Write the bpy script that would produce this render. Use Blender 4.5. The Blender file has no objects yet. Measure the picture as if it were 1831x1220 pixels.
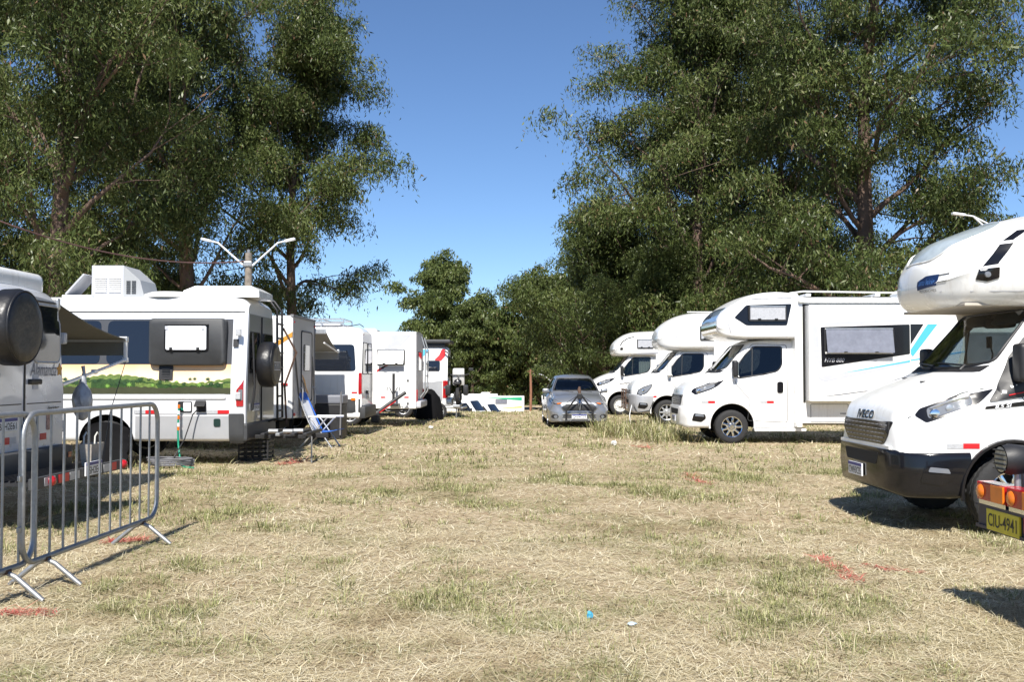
import bpy, bmesh, math, random
import numpy as np
from mathutils import Vector, Matrix
from mathutils.bvhtree import BVHTree
R = math.radians
scene = bpy.context.scene
C = scene.collection

# ------------------------------------------------------------------ camera
cam_d = bpy.data.cameras.new('camera'); cam = bpy.data.objects.new('camera', cam_d); C.objects.link(cam)
cam_d.sensor_width = 36.0; cam_d.lens = 35.0; cam_d.clip_start = 0.05; cam_d.clip_end = 3000
EYE = 1.52
cam.location = (0, 0, EYE); cam.rotation_euler = (R(90 + 1.866), 0, 0)
scene.camera = cam
FPX, CX, HY = 1780.0, 915.5, 668.0
def gx(px, d): return (px - CX) * d / FPX            # pixel column at a known depth -> world X
def gz(py, d): return EYE + (HY - py) * d / FPX      # pixel row at a known depth -> world Z

# ------------------------------------------------------------------ sky, sun, exposure
SUN_EL, SUN_AZ = 50.0, 5.0                            # sun behind the camera, a little to its left
w = bpy.data.worlds.new('World'); scene.world = w; w.use_nodes = True
nt = w.node_tree; nt.nodes.clear()
sky = nt.nodes.new('ShaderNodeTexSky'); sky.sky_type = 'NISHITA'; sky.sun_disc = False
sky.sun_elevation = R(SUN_EL); sky.sun_rotation = R(180 + SUN_AZ); sky.altitude = 1800
sky.air_density = 1.0; sky.dust_density = 0.0; sky.ozone_density = 7.0
bg = nt.nodes.new('ShaderNodeBackground'); bg.inputs['Strength'].default_value = 0.076
wo = nt.nodes.new('ShaderNodeOutputWorld')
nt.links.new(sky.outputs[0], bg.inputs[0]); nt.links.new(bg.outputs[0], wo.inputs[0])
sun_d = bpy.data.lights.new('sun', 'SUN'); sun_d.energy = 4.6; sun_d.angle = R(0.53); sun_d.color = (1.0, 0.955, 0.88)
sun = bpy.data.objects.new('sun', sun_d); C.objects.link(sun)
ld = Vector((math.sin(R(SUN_AZ)) * math.cos(R(SUN_EL)), math.cos(R(SUN_AZ)) * math.cos(R(SUN_EL)), -math.sin(R(SUN_EL))))
sun.rotation_euler = ld.to_track_quat('-Z', 'Y').to_euler(); sun.location = (-5, -20, 30)
scene.view_settings.view_transform = 'Standard'; scene.view_settings.look = 'None'
scene.view_settings.exposure = 0.93; scene.view_settings.gamma = 1.0; scene.view_settings.use_curve_mapping = False

# ------------------------------------------------------------------ materials
MT = {}
def pm(name, col, rough=0.5, metal=0.0, spec=0.5, coat=0.0, vary=0.0, vscale=6.0, bump=0.0, bscale=40.0, col2=None, streak=0.0):
    """procedural principled material: noise-varied colour, roughness and fine relief"""
    if name in MT: return MT[name]
    m = bpy.data.materials.new(name); m.use_nodes = True
    n = m.node_tree.nodes; l = m.node_tree.links; b = n['Principled BSDF']
    b.inputs['Base Color'].default_value = (*col, 1); b.inputs['Roughness'].default_value = rough
    b.inputs['Metallic'].default_value = metal; b.inputs['Specular IOR Level'].default_value = spec
    b.inputs['Coat Weight'].default_value = coat; b.inputs['Coat Roughness'].default_value = 0.04
    tc = n.new('ShaderNodeTexCoord')
    if vary > 0 or col2:
        nz = n.new('ShaderNodeTexNoise'); nz.inputs['Scale'].default_value = vscale; nz.inputs['Detail'].default_value = 6
        nz.inputs['Roughness'].default_value = 0.65
        l.new(tc.outputs['Object'], nz.inputs['Vector'])
        cr = n.new('ShaderNodeValToRGB'); cr.color_ramp.elements[0].position = 0.35; cr.color_ramp.elements[1].position = 0.68
        c2 = col2 if col2 else tuple(c * (1 - vary) for c in col)
        cr.color_ramp.elements[0].color = (*c2, 1); cr.color_ramp.elements[1].color = (*col, 1)
        l.new(nz.outputs['Fac'], cr.inputs['Fac']); l.new(cr.outputs['Color'], b.inputs['Base Color'])
        if streak:      # rain streaks and road dust running down the panels
            mp = n.new('ShaderNodeMapping'); mp.inputs['Scale'].default_value = (5.5, 5.5, 0.35); l.new(tc.outputs['Object'], mp.inputs['Vector'])
            ns = n.new('ShaderNodeTexNoise'); ns.inputs['Scale'].default_value = 2.0; ns.inputs['Detail'].default_value = 7; ns.inputs['Roughness'].default_value = 0.7; l.new(mp.outputs[0], ns.inputs['Vector'])
            sr = n.new('ShaderNodeMapRange'); sr.inputs['From Min'].default_value = 0.52; sr.inputs['From Max'].default_value = 0.78; sr.inputs['To Max'].default_value = streak; l.new(ns.outputs['Fac'], sr.inputs['Value'])
            dm_ = n.new('ShaderNodeMix'); dm_.data_type = 'RGBA'; dm_.inputs['B'].default_value = (0.36, 0.31, 0.25, 1)
            l.new(sr.outputs[0], dm_.inputs['Factor']); l.new(cr.outputs['Color'], dm_.inputs['A']); l.new(dm_.outputs['Result'], b.inputs['Base Color'])
        mr = n.new('ShaderNodeMapRange'); mr.inputs['To Min'].default_value = max(0.02, rough - 0.08); mr.inputs['To Max'].default_value = min(1, rough + 0.1)
        l.new(nz.outputs['Fac'], mr.inputs['Value']); l.new(mr.outputs['Result'], b.inputs['Roughness'])
    if bump > 0:
        nb = n.new('ShaderNodeTexNoise'); nb.inputs['Scale'].default_value = bscale; nb.inputs['Detail'].default_value = 5
        l.new(tc.outputs['Object'], nb.inputs['Vector'])
        bp = n.new('ShaderNodeBump'); bp.inputs['Strength'].default_value = bump; bp.inputs['Distance'].default_value = 0.02
        l.new(nb.outputs['Fac'], bp.inputs['Height']); l.new(bp.outputs['Normal'], b.inputs['Normal'])
    MT[name] = m; return m
def glass_mat(name, tint, base_refl=0.06):
    m = bpy.data.materials.new(name); m.use_nodes = True; n = m.node_tree.nodes; l = m.node_tree.links
    n.clear(); o = n.new('ShaderNodeOutputMaterial'); mx = n.new('ShaderNodeMixShader')
    t = n.new('ShaderNodeBsdfTransparent'); t.inputs[0].default_value = (*tint, 1)
    g = n.new('ShaderNodeBsdfGlossy'); g.inputs['Roughness'].default_value = 0.015
    fr = n.new('ShaderNodeFresnel'); fr.inputs['IOR'].default_value = 1.5
    ad = n.new('ShaderNodeMath'); ad.operation = 'ADD'; ad.inputs[1].default_value = base_refl - 0.04; ad.use_clamp = True
    l.new(fr.outputs[0], ad.inputs[0]); l.new(ad.outputs[0], mx.inputs[0]); l.new(t.outputs[0], mx.inputs[1]); l.new(g.outputs[0], mx.inputs[2])
    l.new(mx.outputs[0], o.inputs[0]); MT[name] = m; return m

WHITE = pm('white_paint', (0.80, 0.80, 0.79), 0.30, coat=0.5, vary=0.035, vscale=2.2, bump=0.015, bscale=3, streak=0.35)
WHITE2 = pm('white_gelcoat', (0.79, 0.79, 0.775), 0.26, coat=0.35, vary=0.05, vscale=1.6, bump=0.02, bscale=2, streak=0.40)
SILVER = pm('silver_paint', (0.50, 0.51, 0.53), 0.32, metal=0.35, coat=0.7, vary=0.06, vscale=3)
GREYP = pm('grey_panel', (0.40, 0.40, 0.40), 0.45, vary=0.08, vscale=3)
LGREY = pm('light_grey_decal', (0.47, 0.48, 0.52), 0.4, vary=0.05)
CARSILVER = pm('car_silver_paint', (0.27, 0.28, 0.30), 0.30, metal=0.55, coat=0.9, vary=0.05, vscale=5)
BLACKP = pm('black_plastic', (0.018, 0.018, 0.02), 0.5, vary=0.3, bump=0.05, bscale=120)
BLACKG = pm('gloss_black', (0.007, 0.007, 0.009), 0.16, spec=0.35, coat=0.25)
DGREYP = pm('dark_grey_plastic', (0.045, 0.047, 0.05), 0.55, vary=0.2, bump=0.05, bscale=150)
DGLASS = pm('dark_tinted_glass', (0.010, 0.013, 0.020), 0.03, spec=0.7, vary=0.0)
GLASS = glass_mat('clear_glass', (0.42, 0.48, 0.48), 0.06)
TGLASS = glass_mat('tinted_glass', (0.12, 0.14, 0.15), 0.06)
ACRYL = pm('acrylic_grey_pane', (0.20, 0.21, 0.25), 0.12, spec=0.6, vary=0.25, vscale=7)
LENS = pm('lamp_lens', (0.15, 0.16, 0.18), 0.03, spec=0.5, bump=0.05, bscale=25)
CHROME = pm('chrome', (0.75, 0.76, 0.78), 0.10, metal=1.0)
STEEL = pm('galvanised_steel', (0.36, 0.37, 0.38), 0.5, metal=0.75, vary=0.25, vscale=25)
ALU = pm('aluminium', (0.62, 0.63, 0.64), 0.35, metal=0.8, vary=0.12, vscale=14)
REDL = pm('red_lens', (0.42, 0.008, 0.012), 0.12, spec=0.7, vary=0.3, vscale=12)
REDP = pm('red_print', (0.55, 0.015, 0.02), 0.4, vary=0.1)
ORANGE = pm('amber_lens', (0.65, 0.16, 0.01), 0.15, spec=0.7, vary=0.2, vscale=14)
REFLW = pm('white_reflector', (0.47, 0.48, 0.50), 0.35, vary=0.25, vscale=60)
BLUEP = pm('blue_print', (0.03, 0.10, 0.42), 0.4)
CYAN = pm('light_blue_print', (0.07, 0.40, 0.75), 0.4)
GREENP = pm('green_print', (0.01, 0.33, 0.16), 0.4)
YELP = pm('yellow_print', (0.75, 0.50, 0.06), 0.4)
PLW = pm('plate_white', (0.72, 0.73, 0.75), 0.4, vary=0.06)
PLB = pm('plate_blue', (0.015, 0.025, 0.20), 0.4)
PLY = pm('plate_yellow', (0.62, 0.52, 0.03), 0.4, vary=0.12)
INK = pm('black_print', (0.012, 0.012, 0.012), 0.45)
INKG = pm('grey_print', (0.16, 0.16, 0.17), 0.45)
GOLD = pm('golden_print', (0.50, 0.24, 0.03), 0.45)
RUBBER = pm('tyre_rubber', (0.022, 0.022, 0.023), 0.8, vary=0.35, vscale=18, bump=0.15, bscale=60)
WELL = pm('wheel_well', (0.008, 0.008, 0.008), 0.9)
VINYL = pm('black_vinyl', (0.012, 0.012, 0.014), 0.40, spec=0.5, vary=0.3, vscale=8, bump=1.0, bscale=4.5)
FABRIC = pm('awning_fabric', (0.30, 0.30, 0.29), 0.85, vary=0.15, vscale=3, bump=0.08, bscale=80)
SEATF = pm('seat_fabric', (0.03, 0.03, 0.035), 0.85, vary=0.3)
CURTAIN = pm('curtain_cloth', (0.55, 0.54, 0.50), 0.85, vary=0.1)
CONC = pm('weathered_post', (0.26, 0.22, 0.18), 0.9, vary=0.45, vscale=9, bump=0.3, bscale=30)
WOODRED = pm('red_brown_wood', (0.28, 0.13, 0.075), 0.85, vary=0.35, vscale=6, bump=0.2)
RUST = pm('rusty_steel', (0.10, 0.055, 0.035), 0.8, vary=0.5, vscale=20)

# ------------------------------------------------------------------ object helpers
def link(o, parent=None):
    C.objects.link(o)
    if parent is not None: o.parent = parent
    return o
def tag(o, label=None, cat=None, group=None, kind=None):
    if label: o['label'] = label
    if cat: o['category'] = cat
    if group: o['group'] = group
    if kind: o['kind'] = kind
    return o
def thing(name, loc, label, cat, rz=0.0, group=None):
    o = bpy.data.objects.new(name, None); o.empty_display_size = 0.3; C.objects.link(o)
    o.location = loc; o.rotation_euler = (0, 0, rz)
    return tag(o, label, cat, group)
def finish(me, mats, smooth):
    for m in (mats if isinstance(mats, (list, tuple)) else [mats]): me.materials.append(m)
    if smooth:
        me.polygons.foreach_set('use_smooth', [True] * len(me.polygons))
        if smooth < 170: me.set_sharp_from_angle(angle=R(smooth))
    me.update()
def mk(name, V, Fs, mat, parent=None, smooth=None):
    me = bpy.data.meshes.new(name); me.from_pydata([tuple(v) for v in V], [], Fs)
    finish(me, mat, smooth)
    return link(bpy.data.objects.new(name, me), parent)

class P:
    """collects shapes into ONE mesh"""
    def __init__(s): s.V = []; s.F = []; s.M = []; s.mi = 0
    def add(s, V, Fs):
        b = len(s.V); s.V += [tuple(v) for v in V]
        s.F += [tuple(i + b for i in f) for f in Fs]; s.M += [s.mi] * len(Fs); return s
    def mat(s, i): s.mi = i; return s
    def bm(s, bm):
        bm.verts.index_update()
        s.add([v.co[:] for v in bm.verts], [[v.index for v in f.verts] for f in bm.faces]); bm.free(); return s
    def box(s, c, d, bev=0.0, rot=None, seg=2):
        bm = bmesh.new(); bmesh.ops.create_cube(bm, size=1.0)
        for v in bm.verts: v.co = Vector((v.co.x * d[0], v.co.y * d[1], v.co.z * d[2]))
        if bev > 0: bmesh.ops.bevel(bm, geom=list(bm.edges), offset=min(bev, min(d) * 0.49), segments=seg, affect='EDGES', profile=0.6)
        mtx = Matrix.Translation(Vector(c))
        if rot is not None: mtx = mtx @ rot.to_4x4()
        bm.transform(mtx); return s.bm(bm)
    def b6(s, x0, x1, y0, y1, z0, z1, bev=0.0):
        return s.box(((x0 + x1) / 2, (y0 + y1) / 2, (z0 + z1) / 2), (abs(x1 - x0), abs(y1 - y0), abs(z1 - z0)), bev)
    def tube(s, pts, r, n=8, closed=False, cap=True):
        pts = [Vector(p) for p in pts]; m = len(pts); rr = r if isinstance(r, (list, tuple)) else [r] * m
        V = []; Fs = []; up = None
        for i, p in enumerate(pts):
            a = pts[i - 1] if (i > 0 or closed) else p; b = pts[(i + 1) % m] if (i < m - 1 or closed) else p
            t = (b - a).normalized()
            if up is None:
                up = Vector((0, 0, 1)) if abs(t.z) < 0.9 else Vector((1, 0, 0))
            u = (up - t * up.dot(t))
            u = u.normalized() if u.length > 1e-6 else t.orthogonal().normalized()
            up = u; v = t.cross(u)
            for k in range(n):
                an = 2 * math.pi * k / n; V.append(p + (u * math.cos(an) + v * math.sin(an)) * rr[i])
        for i in range(m if closed else m - 1):
            j = (i + 1) % m
            for k in range(n):
                k2 = (k + 1) % n; Fs.append((i * n + k, i * n + k2, j * n + k2, j * n + k))
        if cap and not closed:
            Fs.append(tuple(reversed(range(n)))); Fs.append(tuple((m - 1) * n + k for k in range(n)))
        return s.add(V, Fs)
    def cyl(s, p0, p1, r0, r1=None, n=16): return s.tube([p0, p1], [r0, r0 if r1 is None else r1], n)
    def prism(s, poly, axis, a, b):
        """2D polygon swept along axis 'x' (poly=y,z), 'y' (poly=x,z) or 'z' (poly=x,y)"""
        def pt(p, t): return {'x': (t, p[0], p[1]), 'y': (p[0], t, p[1]), 'z': (p[0], p[1], t)}[axis]
        n = len(poly); V = [pt(p, a) for p in poly] + [pt(p, b) for p in poly]
        Fs = [tuple(range(n)), tuple(reversed(range(n, 2 * n)))] + [(i, n + i, n + (i + 1) % n, (i + 1) % n) for i in range(n)]
        return s.add(V, [tuple(reversed(f)) for f in Fs])
    def lathe(s, prof, c, axis='y', n=28, cap=True):
        """profile of (t along axis, radius)"""
        V = []; Fs = []; m = len(prof)
        for (t, r) in prof:
            for k in range(n):
                a = 2 * math.pi * k / n; u, v = r * math.cos(a), r * math.sin(a)
                q = {'y': (u, t, v), 'x': (t, u, v), 'z': (u, v, t)}[axis]
                V.append((c[0] + q[0], c[1] + q[1], c[2] + q[2]))
        for i in range(m - 1):
            for k in range(n):
                k2 = (k + 1) % n; Fs.append((i * n + k, i * n + k2, (i + 1) * n + k2, (i + 1) * n + k))
        if cap and prof[0][1] > 1e-4: Fs.append(tuple(range(n)))
        if cap and prof[-1][1] > 1e-4: Fs.append(tuple((m - 1) * n + k for k in range(n)))
        return s.add(V, Fs)
    def obj(s, name, mat, parent=None, smooth=None, fixn=True):
        me = bpy.data.meshes.new(name); me.from_pydata(s.V, [], s.F)
        me.polygons.foreach_set('material_index', s.M)
        if fixn:
            bm = bmesh.new(); bm.from_mesh(me); bmesh.ops.recalc_face_normals(bm, faces=bm.faces); bm.to_mesh(me); bm.free()
        finish(me, mat, smooth)
        return link(bpy.data.objects.new(name, me), parent)

def rpoly(pts, r, n=4):
    """round the corners of a 2D polygon"""
    out = []; m = len(pts); rs = r if isinstance(r, (list, tuple)) else [r] * m
    for i in range(m):
        p = Vector(pts[i]); a = Vector(pts[i - 1]) - p; b = Vector(pts[(i + 1) % m]) - p
        rr = min(rs[i], a.length * 0.45, b.length * 0.45)
        if rr < 1e-4: out.append(p[:]); continue
        p0 = p + a.normalized() * rr; p1 = p + b.normalized() * rr
        for k in range(n + 1):
            t = k / n; out.append(((p0 * (1 - t) ** 2 + p * 2 * t * (1 - t) + p1 * t * t))[:])
    return out
def rrect(x0, x1, z0, z1, r=0.04, n=4): return rpoly([(x0, z0), (x1, z0), (x1, z1), (x0, z1)], r, n)

def pch(keys, x):
    """smooth monotone interpolation through (x, value) keys"""
    xs = [k[0] for k in keys]; ys = [k[1] for k in keys]; n = len(xs)
    if n == 1 or x <= xs[0]: return ys[0]
    if x >= xs[-1]: return ys[-1]
    h = [xs[i + 1] - xs[i] for i in range(n - 1)]; dl = [(ys[i + 1] - ys[i]) / h[i] for i in range(n - 1)]
    m = [dl[0]] + [0 if dl[i - 1] * dl[i] <= 0 else 2 * dl[i - 1] * dl[i] / (dl[i - 1] + dl[i]) for i in range(1, n - 1)] + [dl[-1]]
    i = max(k for k in range(n - 1) if xs[k] <= x); t = (x - xs[i]) / h[i]
    return (ys[i] * (2 * t ** 3 - 3 * t * t + 1) + h[i] * m[i] * (t ** 3 - 2 * t * t + t) + ys[i + 1] * (-2 * t ** 3 + 3 * t * t) + h[i] * m[i + 1] * (t ** 3 - t * t))

def section(x, zb, zt, wb, wm, wt, zm, rt, rb, crown=0.02):
    """closed rounded cross-section at station x"""
    zm = min(max(zm, zb + rb + 0.01), zt - rt - 0.01) if zt - zb > rt + rb + 0.03 else (zb + zt) / 2
    H = zt - zb; rt = min(rt, H * 0.45, wt * 0.9); rb = min(rb, H * 0.45, wb * 0.9)
    h = [(0, zb)]
    for k in range(5):
        a = R(-90 + 90 * k / 4); h.append((wb - rb + rb * math.cos(a), zb + rb + rb * math.sin(a)))
    p0 = h[-1]; pm_ = (wm, zm); p1 = (wt, zt - rt)
    for t in (0.35, 0.7): h.append((p0[0] + (pm_[0] - p0[0]) * t, p0[1] + (pm_[1] - p0[1]) * t))
    h.append(pm_)
    for t in (0.35, 0.7): h.append((pm_[0] + (p1[0] - pm_[0]) * t, pm_[1] + (p1[1] - pm_[1]) * t))
    for k in range(6):
        a = R(90 * k / 5); h.append((wt - rt + rt * math.cos(a), zt - rt + rt * math.sin(a)))
    e = h[-1]
    for t in (0.4, 0.75): h.append((e[0] * (1 - t), zt + crown * (1 - (1 - t) ** 2)))
    h.append((0, zt + crown))
    pts = [(x, y, z) for (y, z) in h] + [(x, -y, z) for (y, z) in reversed(h[1:-1])]
    return pts
def loft(secs):
    n = len(secs[0]); V = [p for s in secs for p in s]; Fs = []
    for i in range(len(secs) - 1):
        for k in range(n):
            k2 = (k + 1) % n; Fs.append((i * n + k, i * n + k2, (i + 1) * n + k2, (i + 1) * n + k))
    Fs.append(tuple(reversed(range(n)))); Fs.append(tuple((len(secs) - 1) * n + k for k in range(n)))
    return V, [tuple(reversed(f)) for f in Fs]
def shell(prm, xs):
    """prm: dict of keyed values along x -> lofted body (V, F, BVH)"""
    d = dict(zb=[(0, 0.3)], rt=[(0, 0.12)], rb=[(0, 0.06)], crown=[(0, 0.02)]); d.update(prm)
    secs = []
    for x in xs:
        g = lambda k: pch(d[k], x)
        secs.append(section(x, g('zb'), g('zt'), g('wb'), g('wm'), g('wt'), g('zm'), g('rt'), g('rb'), g('crown')))
    V, Fs = loft(secs)
    return V, Fs, BVHTree.FromPolygons([Vector(v) for v in V], Fs)
def xrange(*seg):
    """stations: (start, end, count) runs"""
    out = []
    for a, b, n in seg: out += [a + (b - a) * i / n for i in range(n)]
    return out + [seg[-1][1]]
def boolean(o, cutters, op='DIFFERENCE'):
    for c in cutters:
        md = o.modifiers.new('cut', 'BOOLEAN'); md.object = c; md.operation = op; md.solver = 'EXACT'
    bpy.context.view_layer.update()
    dg = bpy.context.evaluated_depsgraph_get(); me = bpy.data.meshes.new_from_object(o.evaluated_get(dg))
    o.modifiers.clear(); old = o.data; o.data = me; bpy.data.meshes.remove(old)
    for c in cutters:
        cm = c.data; bpy.data.objects.remove(c); bpy.data.meshes.remove(cm)
    return o
def arches(o, wheels, hw, inner=0.42):
    """cut wheel openings into a body; wheels = [(x, z, r)]"""
    cs = []
    for (x, z, r) in wheels:
        for s in (-1, 1):
            p = P(); p.cyl((x, s * (hw + 0.3), z), (x, s * (hw - inner), z), r, n=36); cs.append(p.obj('cutter', WELL, o.parent))
    boolean(o, cs); me = o.data
    if len(me.materials) < 2: me.materials.append(WELL)
    for pl in me.polygons:
        c = pl.center
        for (x, z, r) in wheels:
            dd = math.hypot(c.x - x, c.z - z)
            if abs(c.y) < hw * 0.99 and dd < r * 1.004 and abs(c.y) > hw - inner - 0.02:
                nrm = pl.normal
                if abs(nrm.y) > 0.98 and abs(c.y) > hw - 0.06: continue
                pl.material_index = len(me.materials) - 1
    me.polygons.foreach_set('use_smooth', [True] * len(me.polygons)); me.set_sharp_from_angle(angle=R(32)); me.update()
    return o

AX = {'N': Vector((0, 1, 0)), 'O': Vector((0, -1, 0)), 'F': Vector((1, 0, 0)), 'B': Vector((-1, 0, 0)), 'T': Vector((0, 0, -1))}
def lift(side, a, b):
    """2D panel coordinates -> ray origin. N near side / O other side: (x,z); F front / B back: (y,z); T top: (x,y)"""
    return {'N': (a, -9, b), 'O': (a, 9, b), 'F': (-9, a, b), 'B': (30, a, b), 'T': (a, b, 9)}[side]
def project(bvh, side, a, b, off):
    d = AX[side]; o = Vector(lift(side, a, b)); h = bvh.ray_cast(o, d)
    if h[0] is None:
        for k in range(1, 14):     # slide back onto the surface
            for (ea, eb) in ((k * 0.02, 0), (-k * 0.02, 0), (0, k * 0.02), (0, -k * 0.02)):
                h = bvh.ray_cast(Vector(lift(side, a + ea, b + eb)), d)
                if h[0] is not None:
                    p = Vector(o); i = {'N': 1, 'O': 1, 'F': 0, 'B': 0, 'T': 2}[side]; p[i] = h[0][i]; return p - d * off
        h = bvh.find_nearest(o)
    return h[0] - d * off
def decal(name, bvh, poly, side, mat, parent, off=0.006, cut=0.09, depth=0.02, smooth=40):
    """a thin panel that follows the surface of a body"""
    bm = bmesh.new()
    vs = [bm.verts.new((p[0], p[1], 0)) for p in poly]
    try: bm.faces.new(vs)
    except ValueError: bm.free(); return None
    for ax in (0, 1):
        lo = min(p[ax] for p in poly); hi = max(p[ax] for p in poly); n = int((hi - lo) / cut)
        for k in range(1, n + 1):
            co = Vector((0, 0, 0)); co[ax] = lo + (hi - lo) * k / (n + 1); no = Vector((0, 0, 0)); no[ax] = 1
            bmesh.ops.bisect_plane(bm, geom=bm.verts[:] + bm.edges[:] + bm.faces[:], plane_co=co, plane_no=no)
    be = [e for e in bm.edges if e.is_boundary]
    r = bmesh.ops.extrude_edge_only(bm, edges=be); ev = set(v for v in r['geom'] if isinstance(v, bmesh.types.BMVert))
    for v in bm.verts:
        v.co = project(bvh, side, v.co.x, v.co.y, off - (depth if v in ev else 0))
    bmesh.ops.recalc_face_normals(bm, faces=bm.faces)
    me = bpy.data.meshes.new(name); bm.to_mesh(me); bm.free()
    c = sum((p.normal.dot(AX[side]) * p.area for p in me.polygons))
    if c > 0: me.flip_normals()
    finish(me, mat, smooth)
    return link(bpy.data.objects.new(name, me), parent)
def bead(name, bvh, poly, side, mat, parent, r=0.012, off=0.006, closed=True, step=0.08, n=6):
    """rubber seal / trim bead or panel seam running along a line on a surface"""
    pts = []; m = len(poly)
    for i in range(m if closed else m - 1):
        a = Vector(poly[i]); b = Vector(poly[(i + 1) % m]); k = max(1, int((b - a).length / step))
        for j in range(k): pts.append(a.lerp(b, j / k))
    if not closed: pts.append(Vector(poly[-1]))
    q = [project(bvh, side, p[0], p[1], off) for p in pts]
    return P().tube(q, r, n, closed=closed).obj(name, mat, parent, smooth=60)
_tc = {}
def text_geo(body, shear=0.0, bold=0.0):
    k = (body, shear, bold)
    if k not in _tc:
        cu = bpy.data.curves.new('lettering', 'FONT'); cu.body = body; cu.size = 1; cu.shear = shear; cu.offset = bold; cu.resolution_u = 3
        cu.align_x = 'CENTER'
        o = bpy.data.objects.new('lettering', cu); C.objects.link(o); bpy.context.view_layer.update()
        me = bpy.data.meshes.new_from_object(o.evaluated_get(bpy.context.evaluated_depsgraph_get()))
        V = [v.co.copy() for v in me.vertices]; Fs = [tuple(p.vertices) for p in me.polygons]
        bpy.data.objects.remove(o); bpy.data.curves.remove(cu); bpy.data.meshes.remove(me)
        x0 = min(v.x for v in V); x1 = max(v.x for v in V); y0 = min(v.y for v in V); y1 = max(v.y for v in V)
        _tc[k] = ([((v.x - x0) / (x1 - x0) - 0.5, (v.y - y0) / (y1 - y0) - 0.5) for v in V], Fs)
    return _tc[k]
def lettering(name, body, c, side, wd, ht, mat, parent, bvh=None, off=0.004, shear=0.0, bold=0.0, tilt=0.0, plane=None):
    """flat lettering: width wd, height ht, centred at c=(a,b) on a side of a body (bvh) or on a plane coordinate"""
    V2, Fs = text_geo(body, shear, bold)
    sg = {'N': 1, 'O': -1, 'F': -1, 'B': 1, 'T': 1}[side]; V = []
    ct, st = math.cos(tilt), math.sin(tilt)
    for (u, v) in V2:
        a0, b0 = u * wd, v * ht
        a = c[0] + sg * (a0 * ct - b0 * st); b = c[1] + (a0 * st + b0 * ct)
        if bvh is not None: V.append(project(bvh, side, a, b, off))
        else:
            p = Vector(lift(side, a, b)); i = {'N': 1, 'O': 1, 'F': 0, 'B': 0, 'T': 2}[side]; p[i] = plane; V.append(p - AX[side] * off)
    return mk(name, V, Fs, mat, parent)
def plate(parent, c, side, plane, txt, wd=0.40, ht=0.13, yellow=False, name='number_plate'):
    """licence plate: panel, blue band and lettering standing on a plane facing side"""
    i = {'N': 1, 'F': 0, 'B': 0}[side]; d = AX[side]; o = []
    p = P(); ctr = Vector(lift(side, c[0], c[1])); ctr[i] = plane; ctr = ctr - d * 0.008
    sz = (0.016, wd, ht) if i == 0 else (wd, 0.016, ht)
    p.box(ctr, sz, 0.004); pl = p.obj(name, PLY if yellow else PLW, parent)
    if not yellow:
        p = P(); cc = ctr + Vector((0, 0, ht * 0.37)) - d * 0.0095
        p.box(cc, (0.004, wd * 0.97, ht * 0.24) if i == 0 else (wd * 0.97, 0.004, ht * 0.24)); p.obj('plate_band', PLB, pl)
    lettering('plate_lettering', txt, (c[0], c[1] - (0 if yellow else ht * 0.12)), side, wd * 0.88, ht * (0.62 if yellow else 0.56), INK, pl, plane=plane, off=0.018, bold=0.01)
    return pl
# ------------------------------------------------------------------ terrain
rng = np.random.default_rng(7)
_vn = {}
def vnoise(x, y, scale, seed):
    if seed not in _vn: _vn[seed] = np.random.default_rng(seed).random((256, 256))
    g = _vn[seed]; u = x / scale + 1000; v = y / scale + 1000
    i = np.floor(u).astype(int); j = np.floor(v).astype(int); fu = u - i; fv = v - j
    fu = fu * fu * (3 - 2 * fu); fv = fv * fv * (3 - 2 * fv)
    a = g[i % 256, j % 256]; b = g[(i + 1) % 256, j % 256]; c = g[i % 256, (j + 1) % 256]; d = g[(i + 1) % 256, (j + 1) % 256]
    return (a * (1 - fu) + b * fu) * (1 - fv) + (c * (1 - fu) + d * fu) * fv
def fbm(x, y, s, seed): return 0.55 * vnoise(x, y, s, seed) + 0.3 * vnoise(x, y, s / 2.3, seed + 1) + 0.15 * vnoise(x, y, s / 5.1, seed + 2)
def ground_z(x, y):
    x = np.asarray(x, float); y = np.asarray(y, float)
    t = np.clip((y - 37.5) / 40, 0, 1); drop = -3.4 * t * t * (3 - 2 * t)
    near = np.clip(1 - (y - 40) / 60, 0.15, 1)
    return drop + (0.05 * (fbm(x, y, 1.3, 11) - 0.5) + 0.03 * (fbm(x, y, 0.35, 21) - 0.5)) * near
def gzp(x, y): return float(ground_z(x, y))
def ground_sheet():
    ys = np.concatenate([np.arange(-6, 3.5, 1.0), np.arange(3.5, 14, 0.12), np.arange(14, 42, 0.4), np.arange(42, 110, 3.0), np.array([110, 140, 200, 350, 700, 1500])])
    u = np.concatenate([-np.array([900, 300, 120, 70, 45, 32, 25]), np.arange(-20, 20.01, 0.2), np.array([25, 32, 45, 70, 120, 300, 900])])
    X, Y = np.meshgrid(u, ys); Z = ground_z(X, Y); ny, nx = X.shape
    V = np.stack([X.ravel(), Y.ravel(), Z.ravel()], 1)
    idx = np.arange(ny * nx).reshape(ny, nx)
    q = np.stack([idx[:-1, :-1], idx[:-1, 1:], idx[1:, 1:], idx[1:, :-1]], -1).reshape(-1, 4)
    return V, q
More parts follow.
